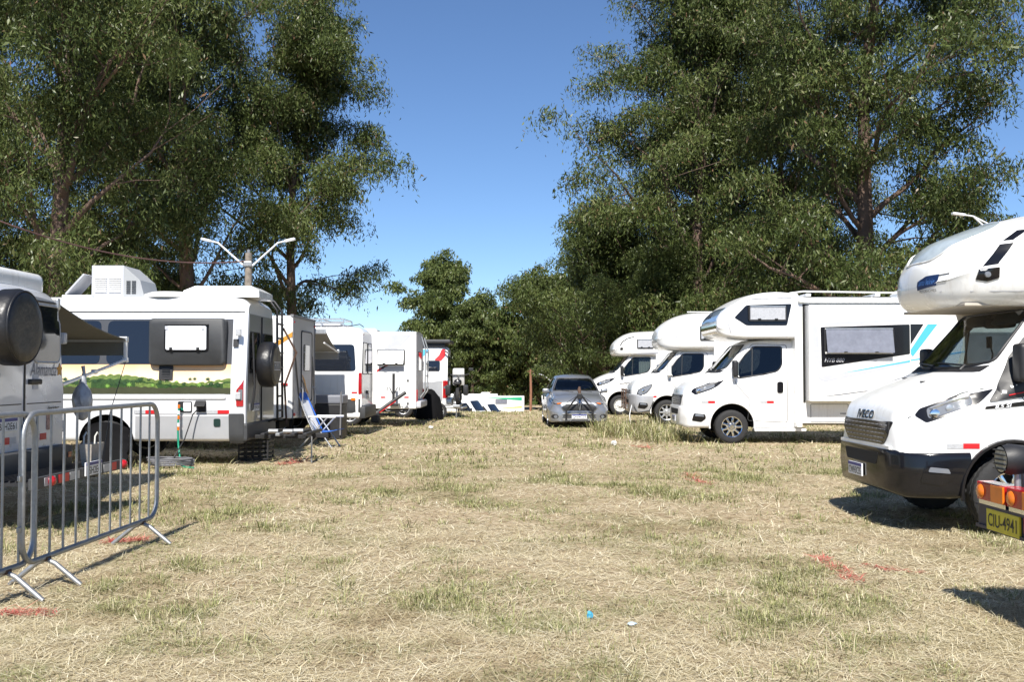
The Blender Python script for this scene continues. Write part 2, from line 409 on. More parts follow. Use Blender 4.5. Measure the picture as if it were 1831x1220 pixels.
def np_mesh(name, V, faces, mat, attrs=None, smooth=False):
    """fast mesh from numpy: faces is a list of (n,k) index arrays"""
    me = bpy.data.meshes.new(name); faces = [f for f in faces if len(f)]
    nl = sum(f.size for f in faces); npol = sum(len(f) for f in faces)
    me.vertices.add(len(V)); me.vertices.foreach_set('co', np.ascontiguousarray(V, dtype=np.float32).ravel())
    me.loops.add(nl); me.loops.foreach_set('vertex_index', np.concatenate([f.ravel() for f in faces]).astype(np.int32))
    me.polygons.add(npol)
    st = np.concatenate([[0], np.cumsum(np.concatenate([np.full(len(f), f.shape[1]) for f in faces]))[:-1]]).astype(np.int32)
    me.polygons.foreach_set('loop_start', st)
    if smooth: me.polygons.foreach_set('use_smooth', np.ones(npol, dtype=bool))
    for k, a in (attrs or {}).items():
        at = me.attributes.new(k, 'FLOAT', 'POINT'); at.data.foreach_set('value', a.astype(np.float32))
    me.materials.append(mat); me.update(calc_edges=True); me.validate()
    return me
def ground_material():
    m = bpy.data.materials.new('dry_field'); m.use_nodes = True; n = m.node_tree.nodes; l = m.node_tree.links; b = n['Principled BSDF']
    b.inputs['Roughness'].default_value = 0.95; b.inputs['Specular IOR Level'].default_value = 0.1
    tc = n.new('ShaderNodeTexCoord')
    def noise(s, det=8, ro=0.6):
        z = n.new('ShaderNodeTexNoise'); z.inputs['Scale'].default_value = s; z.inputs['Detail'].default_value = det; z.inputs['Roughness'].default_value = ro
        l.new(tc.outputs['Object'], z.inputs['Vector']); return z
    def ramp(src, stops):
        r = n.new('ShaderNodeValToRGB'); e = r.color_ramp.elements
        while len(e) < len(stops): e.new(0.5)
        for k, (p, c) in enumerate(stops): e[k].position = p; e[k].color = (*c, 1)
        l.new(src, r.inputs['Fac']); return r
    n1, n2, n3 = noise(0.55), noise(9.0), noise(55.0, 6, 0.7)
    straw = ramp(n2.outputs['Fac'], [(0.3, (0.24, 0.165, 0.10)), (0.48, (0.42, 0.335, 0.22)), (0.66, (0.54, 0.45, 0.32))])
    green = ramp(n3.outputs['Fac'], [(0.35, (0.10, 0.095, 0.035)), (0.62, (0.25, 0.235, 0.10))])
    fac = ramp(n1.outputs['Fac'], [(0.50, (0, 0, 0)), (0.66, (1, 1, 1))])
    mx = n.new('ShaderNodeMix'); mx.data_type = 'RGBA'; ml = n.new('ShaderNodeMath'); ml.operation = 'MULTIPLY'; ml.inputs[1].default_value = 0.65
    l.new(fac.outputs['Color'], ml.inputs[0]); l.new(ml.outputs[0], mx.inputs['Factor'])
    l.new(straw.outputs['Color'], mx.inputs['A']); l.new(green.outputs['Color'], mx.inputs['B'])
    fine = ramp(n3.outputs['Fac'], [(0.3, (0.66, 0.62, 0.58)), (0.6, (1, 1, 1))])
    mu = n.new('ShaderNodeMix'); mu.data_type = 'RGBA'; mu.blend_type = 'MULTIPLY'; mu.inputs['Factor'].default_value = 1
    l.new(mx.outputs['Result'], mu.inputs['A']); l.new(fine.outputs['Color'], mu.inputs['B']); l.new(mu.outputs['Result'], b.inputs['Base Color'])
    bp = n.new('ShaderNodeBump'); bp.inputs['Strength'].default_value = 0.8; bp.inputs['Distance'].default_value = 0.03
    l.new(n3.outputs['Fac'], bp.inputs['Height']); l.new(bp.outputs['Normal'], b.inputs['Normal'])
    return m
GV, GQ = ground_sheet()
ground = bpy.data.objects.new('ground', np_mesh('ground', GV, [GQ], ground_material(), smooth=True)); link(ground)
tag(ground, 'dry mown field of straw and patchy grass', kind='structure')

def blade_material(name, dry, fresh):
    """grass blades: dry..fresh colours picked per blade"""
    m = bpy.data.materials.new(name); m.use_nodes = True; n = m.node_tree.nodes; l = m.node_tree.links; b = n['Principled BSDF']
    b.inputs['Roughness'].default_value = 0.6; b.inputs['Specular IOR Level'].default_value = 0.3
    def attr(k): a = n.new('ShaderNodeAttribute'); a.attribute_name = k; return a.outputs['Fac']
    def ramp(stops):
        r = n.new('ShaderNodeValToRGB'); e = r.color_ramp.elements
        while len(e) < len(stops): e.new(0.5)
        for k, c in enumerate(stops): e[k].position = k / (len(stops) - 1); e[k].color = (*c, 1)
        l.new(attr('tone'), r.inputs['Fac']); return r.outputs['Color']
    mx = n.new('ShaderNodeMix'); mx.data_type = 'RGBA'
    l.new(attr('fresh'), mx.inputs['Factor']); l.new(ramp(dry), mx.inputs['A']); l.new(ramp(fresh), mx.inputs['B'])
    l.new(mx.outputs['Result'], b.inputs['Base Color'])
    tr = n.new('ShaderNodeBsdfTranslucent'); l.new(mx.outputs['Result'], tr.inputs[0]); ms = n.new('ShaderNodeMixShader'); ms.inputs[0].default_value = 0.25
    o = n['Material Output']; l.new(b.outputs[0], ms.inputs[1]); l.new(tr.outputs[0], ms.inputs[2]); l.new(ms.outputs[0], o.inputs[0])
    return m
BLADE = blade_material('grass_blades',
    [(0.22, 0.155, 0.08), (0.46, 0.385, 0.225), (0.63, 0.555, 0.37), (0.79, 0.73, 0.56)],
    [(0.06, 0.085, 0.02), (0.17, 0.20, 0.058), (0.36, 0.36, 0.14)])
REDBLADE = blade_material('red_sprayed_straw', [(0.34, 0.05, 0.045), (0.56, 0.15, 0.12), (0.60, 0.36, 0.26)], [(0.3, 0.03, 0.02), (0.4, 0.06, 0.04), (0.5, 0.1, 0.08)])
def blades(x, y, yaw, L, W, el, tone, fresh, segs=2, bend=0.5, lift_=0.0):
    """arrays -> (V, faces, attrs): ribbon blades that bend over"""
    n = len(x); z = ground_z(x, y) + lift_ - 0.004
    dx, dy = np.cos(yaw), np.sin(yaw); sx, sy = -dy, dx
    if segs == 1:
        h = np.cos(el) * L; v = np.sin(el) * L
        a = np.stack([x - sx * W / 2, y - sy * W / 2, z], 1); b = np.stack([x + sx * W / 2, y + sy * W / 2, z], 1)
        c = np.stack([x + dx * h, y + dy * h, z + v], 1)
        V = np.stack([a, b, c], 1).reshape(-1, 3); F3 = np.arange(3 * n).reshape(-1, 3)
        return V, [F3], {'tone': np.repeat(tone, 3), 'fresh': np.repeat(fresh, 3)}
    e2 = el - bend
    h1, v1 = np.cos(el) * L * .5, np.sin(el) * L * .5; h2, v2 = h1 + np.cos(e2) * L * .5, np.maximum(v1 + np.sin(e2) * L * .5, 0.002)
    a = np.stack([x - sx * W / 2, y - sy * W / 2, z], 1); b = np.stack([x + sx * W / 2, y + sy * W / 2, z], 1)
    c = np.stack([x + dx * h1 - sx * W * .42, y + dy * h1 - sy * W * .42, z + v1], 1); d = np.stack([x + dx * h1 + sx * W * .42, y + dy * h1 + sy * W * .42, z + v1], 1)
    e = np.stack([x + dx * h2, y + dy * h2, z + v2], 1)
    V = np.stack([a, b, c, d, e], 1).reshape(-1, 3); k = np.arange(n)[:, None] * 5
    return V, [k + np.array([[0, 1, 3, 2]]), k + np.array([[2, 3, 4]])], {'tone': np.repeat(tone, 5), 'fresh': np.repeat(fresh, 5)}
def join_blades(parts):
    off = 0; Vs = []; Fs = []; A = {'tone': [], 'fresh': []}
    for V, F, at in parts:
        Vs.append(V); Fs += [f + off for f in F]; off += len(V)
        for k in A: A[k].append(at[k])
    return np.concatenate(Vs), Fs, {k: np.concatenate(v) for k, v in A.items()}
def scatter(y0, y1, dens, wid=0.62):
    """uniform points on the strip of field that lies in front of the lens, with a margin"""
    n = int(dens * (y1 * y1 - y0 * y0) * wid + dens * 3 * (y1 - y0))
    y = np.sqrt(rng.random(n) * (y1 * y1 - y0 * y0) + y0 * y0); x = (rng.random(n) * 2 - 1) * (y * wid + 1.5); return x, y
def greenness(x, y):
    return np.clip((fbm(x, y, 0.5, 31) - 0.52) * 3.0 + (fbm(x, y, 3.2, 41) - 0.5) * 1.0 + np.clip((y - 8) / 26, 0, 0.55), 0, 1)
parts = []
for (y0, y1, dens, sg, L0, W0) in ((3.6, 6.5, 4600, 2, 0.095, 0.0031), (6.5, 10, 2300, 2, 0.10, 0.0044), (10, 17, 620, 1, 0.13, 0.0085), (17, 28, 190, 1, 0.17, 0.018), (28, 40, 90, 1, 0.2, 0.03), (40, 60, 16, 1, 0.25, 0.06)):
    x, y = scatter(y0, y1, dens); n = len(x); g = greenness(x, y)
    fr = np.where(rng.random(n) < g * 0.75, 0.75 + 0.25 * rng.random(n), 0.42 * rng.random(n) * (g > 0.08))
    drk = fbm(x, y, 0.8, 61)
    tone = np.clip(rng.normal(0.64, 0.24, n) - np.clip((0.42 - drk) * 2.6, 0, 0.32), 0, 1)
    lay = rng.random(n) < np.where(fr > 0.5, 0.30, 0.90)
    el = np.where(lay, rng.normal(0.10, 0.09, n).clip(0.0, 0.5), rng.normal(0.75, 0.3, n).clip(0.2, 1.4))
    L = L0 * rng.lognormal(0, 0.4, n) * np.where(lay, 1.0, 0.34); W = W0 * rng.lognormal(0, 0.3, n)
    parts.append(blades(x, y, rng.random(n) * 6.283, L, W, el, tone, fr, sg, bend=rng.normal(0.08, 0.14, n), lift_=np.where(lay, rng.random(n) * 0.018, 0)))
# upright tufts of greener grass
def tufts(nt, y0, y1, per, Lm, W, size, gr=0.85, thr=0.25, pts=None):
    if pts is None:
        x, y = scatter(y0, y1, 1.0); k = rng.choice(len(x), size=nt * 6); x, y = x[k] + rng.normal(0, 0.3, len(k)), y[k] + rng.normal(0, 0.3, len(k))
        g = greenness(x, y); ok = np.where(rng.random(len(x)) < np.clip(g - thr + 0.06, 0, 1))[0][:nt]; x, y = x[ok], y[ok]
    else: x, y = pts
    if len(x) == 0: return
    sz = size * rng.lognormal(0, 0.35, len(x)); hh = rng.lognormal(0, 0.3, len(x)); k = np.repeat(np.arange(len(x)), per); n = len(k)
    a = rng.random(n) * 6.283; rr = np.sqrt(rng.random(n)) * sz[k]
    X = x[k] + rr * np.cos(a); Y = y[k] + rr * np.sin(a)
    yaw = a + rng.normal(0, 0.7, n)
    fr = np.where(rng.random(n) < gr, 0.7 + 0.3 * rng.random(n), 0.15)
    parts.append(blades(X, Y, yaw, Lm * hh[k] * rng.lognormal(0, 0.3, n), np.full(n, W), rng.normal(0.95, 0.3, n).clip(0.25, 1.5), np.clip(rng.normal(0.5, 0.28, n), 0, 1), fr, 2, bend=rng.normal(0.6, 0.3, n)))
tufts(1000, 4.0, 8.5, 30, 0.052, 0.0048, 0.10, thr=0.0, gr=0.82)
tufts(2500, 8.5, 16, 16, 0.062, 0.0075, 0.13, thr=0.0, gr=0.85)
tufts(2600, 16, 38, 10, 0.09, 0.017, 0.22, gr=0.88, thr=0.0)
# long grass left standing beside the parked row on the right
tx = rng.uniform(1.9, 4.2, 55); ty = rng.uniform(23.2, 29, 55); tufts(0, 0, 0, 34, 0.30, 0.014, 0.20, pts=(tx, ty), gr=0.6)
tx = rng.uniform(2.9, 3.9, 26); ty = rng.uniform(21.2, 24.5, 26); tufts(0, 0, 0, 40, 0.30, 0.012, 0.2, pts=(tx, ty), gr=0.6)
bV, bF, bA = join_blades(parts)
grass = link(bpy.data.objects.new('grass', np_mesh('grass', bV, bF, BLADE, bA)))
tag(grass, 'dry straw and short green grass covering the field', 'grass', kind='stuff')
def red_mark(px0, py0, px1, py1, width, n, label):
    d0 = FPX * EYE / (py0 - HY); d1 = FPX * EYE / (py1 - HY); t = rng.random(n); j = np.clip(rng.normal(0, width, (n, 2)), -1.6 * width, 1.6 * width)
    a = np.array([gx(px0, d0), d0]); b = np.array([gx(px1, d1), d1]); q = a + (b - a) * t[:, None] + j
    dist = max(d0, d1)
    V, Fs, at = blades(q[:, 0], q[:, 1], rng.random(n) * 6.283, 0.055 * max(1.0, dist / 6.5) * rng.lognormal(0, .4, n), np.full(n, 0.0006 * dist + 0.003), rng.normal(0.12, 0.12, n).clip(0.02, 0.6), rng.random(n), np.zeros(n), 2, bend=rng.normal(.1, .2, n), lift_=0.018)
    o = link(bpy.data.objects.new('paint_mark', np_mesh('paint_mark', V, Fs, REDBLADE, at)))
    tag(o, label, 'paint mark', 'red paint marks on the grass')
red_mark(1450, 993, 1530, 1040, 0.045, 260, 'longest red paint mark on the straw, right foreground below the near motorhome')
red_mark(1540, 1012, 1640, 1022, 0.05, 90, 'faint red paint streak at the end of the long red mark, right foreground')
red_mark(1232, 848, 1258, 868, 0.06, 150, 'small red paint mark on the grass in the middle distance, right of centre')
red_mark(0, 1097, 95, 1094, 0.05, 240, 'red paint mark at the bottom left below the barrier feet')
red_mark(195, 968, 262, 962, 0.05, 300, 'red paint mark under the foot of the crowd barrier')
red_mark(500, 832, 545, 824, 0.07, 150, 'red paint mark on the grass behind the mural camper van')
red_mark(1140, 798, 1165, 803, 0.09, 70, 'distant red paint mark in front of the silver car, right of it')
# ------------------------------------------------------------------ trees
def leaf_material(name, stops):
    m = bpy.data.materials.new(name); m.use_nodes = True; n = m.node_tree.nodes; l = m.node_tree.links; b = n['Principled BSDF']
    b.inputs['Roughness'].default_value = 0.4; b.inputs['Specular IOR Level'].default_value = 0.24
    a = n.new('ShaderNodeAttribute'); a.attribute_name = 'tone'
    r = n.new('ShaderNodeValToRGB'); e = r.color_ramp.elements
    while len(e) < len(stops): e.new(0.5)
    for k, (p, c) in enumerate(stops): e[k].position = p; e[k].color = (*c, 1)
    l.new(a.outputs['Fac'], r.inputs['Fac']); l.new(r.outputs['Color'], b.inputs['Base Color'])
    t = n.new('ShaderNodeBsdfTranslucent'); l.new(r.outputs['Color'], t.inputs[0]); mx = n.new('ShaderNodeMixShader'); mx.inputs[0].default_value = 0.22
    l.new(b.outputs[0], mx.inputs[1]); l.new(t.outputs[0], mx.inputs[2]); l.new(mx.outputs[0], n['Material Output'].inputs[0])
    return m
LEAF = leaf_material('eucalyptus_leaves', [(0.0, (0.028, 0.043, 0.012)), (0.35, (0.060, 0.083, 0.022)), (0.62, (0.105, 0.132, 0.040)), (0.85, (0.15, 0.17, 0.062)), (0.93, (0.16, 0.13, 0.07)), (1.0, (0.19, 0.10, 0.06))])
LEAF2 = leaf_material('bright_leaves', [(0.0, (0.035, 0.052, 0.017)), (0.4, (0.070, 0.095, 0.028)), (0.7, (0.12, 0.15, 0.046)), (1.0, (0.16, 0.18, 0.065))])
BARK = pm('eucalyptus_bark', (0.155, 0.10, 0.07), 0.85, vary=0.1, vscale=1.6, bump=0.5, bscale=9, col2=(0.075, 0.05, 0.04))
BARK.node_tree.nodes['Noise Texture'].inputs['Distortion'].default_value = 1.5

def tree_meshes(seed, H, Rc, base, n_strand, leaf, trunk_r=0.38, nl=20, lean=0.5, per=7, clump=0.85, hang=0.75, fork=None, env=None, wide=0.25, mat=None):
    """(trunk mesh, crown mesh) of one tree: trunk, limbs, branches and hanging sprays of single leaves"""
    g = np.random.default_rng(seed); rd = random.Random(seed)
    tp = P(); n = 14; path = []; a0 = rd.uniform(0, 6.28); ph = rd.uniform(0, 6)
    for i in range(n):
        t = i / (n - 1)
        path.append(Vector((math.cos(a0) * lean * t * t * H * 0.08 + 0.25 * math.sin(t * 7 + ph) * t, math.sin(a0) * lean * t * t * H * 0.08 + 0.25 * math.cos(t * 6 + ph) * t, t * H * 0.93)))
    rad = [trunk_r * (1 - 0.9 * (i / (n - 1)) ** 0.85) * (1.35 if i == 0 else 1) for i in range(n)]
    tp.tube([p - Vector((0, 0, 0.4)) if i == 0 else p for i, p in enumerate(path)], rad, 10)
    def at(t):
        f = t * (n - 1); i = min(int(f), n - 2); return path[i].lerp(path[i + 1], f - i), rad[i] + (rad[i + 1] - rad[i]) * (f - i)
    env = env or [(0, 0.72), (0.3, 1.0), (0.6, 0.85), (1.0, 0.28)]
    centres = []; az = rd.uniform(0, 6.28)
    for i in range(nl):
        u = (i + rd.uniform(0, 0.8)) / nl; t = base + (1 - base) * u * 0.97
        p, r = at(min(t, 0.99)); az += 2.4 + rd.uniform(-0.5, 0.5)
        L = Rc * pch(env, u) * rd.uniform(0.7, 1.15); el = R(rd.uniform(18, 42) + 32 * u)
        d = Vector((math.cos(az) * math.cos(el), math.sin(az) * math.cos(el), math.sin(el)))
        q = [p]; dd = d.copy(); m = 7
        for k in range(m):
            dd = (dd + Vector((rd.gauss(0, .17), rd.gauss(0, .17), rd.gauss(0.03, .13)))).normalized(); q.append(q[-1] + dd * L / m)
        r0 = min(r * 0.5, 0.035 + L * 0.013); rr = [r0 * (1 - 0.85 * k / m) for k in range(m + 1)]; tp.tube(q, rr, 6)
        for b in range(rd.randint(4, 6)):
            s = rd.uniform(0.3, 1.0); k = min(int(s * m), m - 1); bp = q[k].lerp(q[k + 1], s * m - k)
            bd = (dd + Vector((rd.gauss(0, .8), rd.gauss(0, .8), rd.gauss(0.1, .5)))).normalized(); BL = L * rd.uniform(0.22, 0.48)
            bq = [bp, bp + bd * BL * .5 + Vector((0, 0, rd.uniform(-.1, .15))), bp + bd * BL + Vector((0, 0, rd.uniform(-.25, .2)))]
            tp.tube(bq, [rr[k] * .5, rr[k] * .3, 0.012], 5)
            for c in range(rd.randint(1, 3)):
                cc = bq[1].lerp(bq[2], rd.uniform(0.0, 1.15)) + Vector((rd.gauss(0, .35), rd.gauss(0, .35), rd.gauss(0.1, .3)))
                centres.append((cc, clump * rd.uniform(0.6, 1.25), rd.random()))
        for c in range(2):
            s = rd.uniform(0.08, 0.55); k = min(int(s * m), m - 1); centres.append((q[k].lerp(q[k + 1], s * m - k) + Vector((rd.gauss(0, .5), rd.gauss(0, .5), rd.gauss(0, .4))), clump * rd.uniform(.6, 1.0), rd.random()))
        centres.append((q[-1], clump * rd.uniform(.7, 1.2), rd.random()))
    cc = np.array([c[0][:] for c in centres]); cr = np.array([c[1] for c in centres]); ct = np.array([c[2] for c in centres])
    pr = cr ** 2.2; k = g.choice(len(cc), size=n_strand, p=pr / pr.sum())
    dirs = g.normal(size=(n_strand, 3)); dirs /= np.linalg.norm(dirs, axis=1)[:, None]; dirs[:, 2] = np.abs(dirs[:, 2]) * 0.9 - 0.25
    st = cc[k] + dirs * (cr[k] * g.random(n_strand) ** 0.45)[:, None] * np.array([1, 1, 0.72])
    out = dirs * np.array([1, 1, 0]) * 0.3 + g.normal(0, 0.16, (n_strand, 3)) * np.array([1, 1, 0.3])
    s = (np.arange(per)[None, :] + g.random((n_strand, per)) * 0.8) / per; sl = hang * g.lognormal(0, 0.35, n_strand)
    pos = st[:, None, :] + out[:, None, :] * (s * sl[:, None])[:, :, None] + np.array([0, 0, -1.0]) * (s ** 1.4 * sl[:, None])[:, :, None] + g.normal(0, 0.07, (n_strand, per, 3))
    pos = pos.reshape(-1, 3); N = len(pos)
    ax = g.normal(0, 0.55, (N, 3)) + np.array([0, 0, -0.85]); ax /= np.linalg.norm(ax, axis=1)[:, None]
    sd = np.cross(ax, g.normal(size=(N, 3))); sd /= np.linalg.norm(sd, axis=1)[:, None]
    ll = leaf * g.lognormal(0, 0.25, N); ww = ll * wide * g.uniform(0.7, 1.3, N)
    nn = np.cross(ax, sd) * (ll * 0.10)[:, None]
    a = pos; b = pos + ax * (ll * .42)[:, None] + sd * (ww / 2)[:, None] + nn; c = pos + ax * ll[:, None]; d = pos + ax * (ll * .42)[:, None] - sd * (ww / 2)[:, None] + nn
    V = np.stack([a, b, c, d], 1).reshape(-1, 3); Q = np.arange(4 * N).reshape(-1, 4)
    tone = np.clip(np.repeat(ct[k], per) * 0.30 + g.beta(1.5, 2.0, N) * 0.72, 0, 0.88)
    rdx = g.random(N) < 0.035; tone[rdx] = 0.9 + 0.1 * g.random(rdx.sum())
    crown = np_mesh('crown', V, [Q], mat or LEAF, {'tone': np.repeat(tone, 4)})
    t = tp.obj('trunk', BARK, None, smooth=60, fixn=False); tm = t.data; C.objects.unlink(t); bpy.data.objects.remove(t)
    return tm, crown
def plant(meshes, name, px, d, label, sc=1.0, rz=0.0, cat='tree', group=None, z0=None, scz=None):
    x = gx(px, d); o = thing(name, (x, d, gzp(x, d) if z0 is None else z0), label, cat, rz, group)
    o.scale = (sc, sc, scz or sc)
    for nm, me in zip(('trunk', 'crown'), meshes):
        link(bpy.data.objects.new(nm, me), o)
    return o
TA = tree_meshes(3, 21.0, 6.4, 0.15, 24000, 0.155, trunk_r=0.38, nl=30, clump=0.88, hang=0.95, lean=0.4)
TB = tree_meshes(12, 15.4, 5.6, 0.24, 18000, 0.16, trunk_r=0.27, nl=24, clump=0.82, hang=0.6, env=[(0, 0.85), (0.25, 1.0), (0.5, 0.85), (0.8, 0.72), (1, 0.4)])
TC = tree_meshes(21, 20.0, 7.0, 0.08, 26000, 0.168, trunk_r=0.36, nl=32, clump=0.92, hang=0.7)
TD = tree_meshes(33, 20.5, 6.6, 0.10, 26000, 0.165, trunk_r=0.42, nl=32, clump=0.90, hang=0.65)
TE = tree_meshes(44, 10.5, 5.0, 0.05, 13000, 0.18, trunk_r=0.22, nl=24, clump=1.0, hang=0.5, mat=LEAF2, env=[(0, 0.95), (0.3, 1.0), (0.7, 0.8), (1, 0.4)])
TF = tree_meshes(55, 15.0, 5.2, 0.32, 9000, 0.36, trunk_r=0.30, nl=20, clump=1.3, hang=0.45, per=5, mat=LEAF2, wide=0.35, env=[(0, 0.9), (0.4, 1.0), (0.8, 0.8), (1, 0.5)])
TG = tree_meshes(66, 12.0, 6.0, 0.04, 10000, 0.38, trunk_r=0.25, nl=24, clump=1.5, hang=0.5, per=5, wide=0.35, env=[(0, 1.0), (0.5, 1.0), (0.8, 0.8), (1, 0.5)])
gl = 'eucalyptus trees behind the left row'; gr_ = 'eucalyptus trees behind the right row'; gf = 'trees at the far end of the field'
plant(TA, 'eucalyptus_tree', 105, 31, 'tall eucalyptus with thick brown trunk at the far left, above the near van', 1.0, 0.3, group=gl)
plant(TA, 'eucalyptus_tree', 335, 37, 'tall dense eucalyptus rising behind the double-armed street lamp', 0.95, 2.2, group=gl)
plant(TB, 'eucalyptus_tree', 520, 42, 'rightmost eucalyptus of the left group, its crown against the open sky', 1.08, 2.7, group=gl)
plant(TD, 'eucalyptus_tree', -120, 40, 'eucalyptus partly cut off by the left edge of the picture', 1.0, 4.0, group=gl)
plant(TC, 'eucalyptus_tree', 215, 46, 'eucalyptus set back between the two tall left trees', 0.95, 1.0, group=gl)
plant(TC, 'eucalyptus_tree', 1250, 46, 'tall eucalyptus at the left of the right-hand group, above the second overcab motorhome', 1.14, 0.5, group=gr_)
plant(TD, 'eucalyptus_tree', 1545, 39, 'huge eucalyptus with forked trunk above the motorhome with the blue stripe', 1.13, 2.6, group=gr_)
plant(TC, 'eucalyptus_tree', 1400, 52, 'eucalyptus set back between the two tallest right-hand trees', 1.05, 3.6, group=gr_)
plant(TD, 'eucalyptus_tree', 1275, 56, 'outermost eucalyptus on the sky side of the right-hand group', 0.92, 0.9, group=gr_)
plant(TA, 'eucalyptus_tree', 2150, 35, 'eucalyptus beyond the right edge whose branches hang into the upper right corner', 1.0, 0.2, group=gr_)
gb = 'bushy trees behind the right row'
for (px, d, sc, rz, lb) in ((1085, 50, 0.96, 0.3, 'rounded bright green tree left of the tall right-hand trees'), (1190, 46, 0.70, 1.9, 'low leafy tree right above the second overcab motorhome'),
                            (1065, 62, 0.80, 3.0, 'bushy tree just above the silver car'), (1290, 47, 0.66, 4.2, 'dark bushy undergrowth tree behind the overcab motorhomes'),
                            (1480, 44, 0.60, 5.1, 'bushy undergrowth tree behind the long slide-out motorhome'), (1130, 58, 0.75, 2.2, 'dark bushy tree behind the farthest overcab motorhome'),
                            (1640, 44, 0.55, 3.3, 'bushy undergrowth tree behind the nose of the near motorhome'),
                            (60, 42, 0.55, 1.3, 'bushy undergrowth behind the left van'), (300, 44, 0.55, 2.9, 'bushy undergrowth behind the mural camper van')):
    plant(TE, 'bushy_tree', px, d, lb, sc, rz, group=gb if px > 900 else gl)
for (px, d, sc, rz, lb, tm) in ((790, 118, 1.10, 0.4, 'umbrella-crowned tree standing alone against the sky at the centre', TF), (846, 113, 0.76, 2.4, 'smaller round-crowned tree right of the umbrella-crowned one', TF),
                            (908, 116, 0.82, 1.1, 'far tree filling the gap left of the right-hand group', TG), (975, 112, 1.1, 3.3, 'far tree behind the wooden pole', TG), (845, 130, 0.75, 5.0, 'low far tree behind the distant vans', TG),
                            (1050, 104, 1.15, 4.3, 'far tree behind the silver car roof', TG), (930, 135, 0.7, 0.1, 'farthest low tree in the centre', TG),
                            (790, 132, 0.8, 1.6, 'low far tree under the umbrella-crowned tree', TG)):
    plant(tm, 'far_tree', px, d, lb, sc, rz, group=gf)
def horizon_woods():
    """far wood that closes the view on all sides, too far off to tell its trees apart"""
    g = np.random.default_rng(5); N = 42000; an = g.uniform(-1.25, 1.25, N); d = g.uniform(150, 175, N)
    x = np.sin(an) * d; y = np.cos(an) * d; top = 5 + 6 * vnoise(an * 60, d * 0.1, 1.0, 77) + 2 * vnoise(an * 300, d, 2.0, 78)
    z = -4.2 + top * g.random(N) ** 0.8
    p = np.stack([x, y, z], 1); A = g.normal(size=(N, 3)); A /= np.linalg.norm(A, axis=1)[:, None]; B = np.cross(A, g.normal(size=(N, 3))); B /= np.linalg.norm(B, axis=1)[:, None]
    s = g.uniform(0.4, 0.95, N)[:, None]
    V = np.stack([p - A * s, p + B * s * .6, p + A * s, p - B * s * .6], 1).reshape(-1, 3)
    o = link(bpy.data.objects.new('woods', np_mesh('woods', V, [np.arange(4 * N).reshape(-1, 4)], LEAF, {'tone': np.repeat(g.beta(2, 3, N) * .8, 4)})))
    tag(o, 'dark far-off wood closing the horizon behind the field', 'woods', kind='stuff')
horizon_woods()
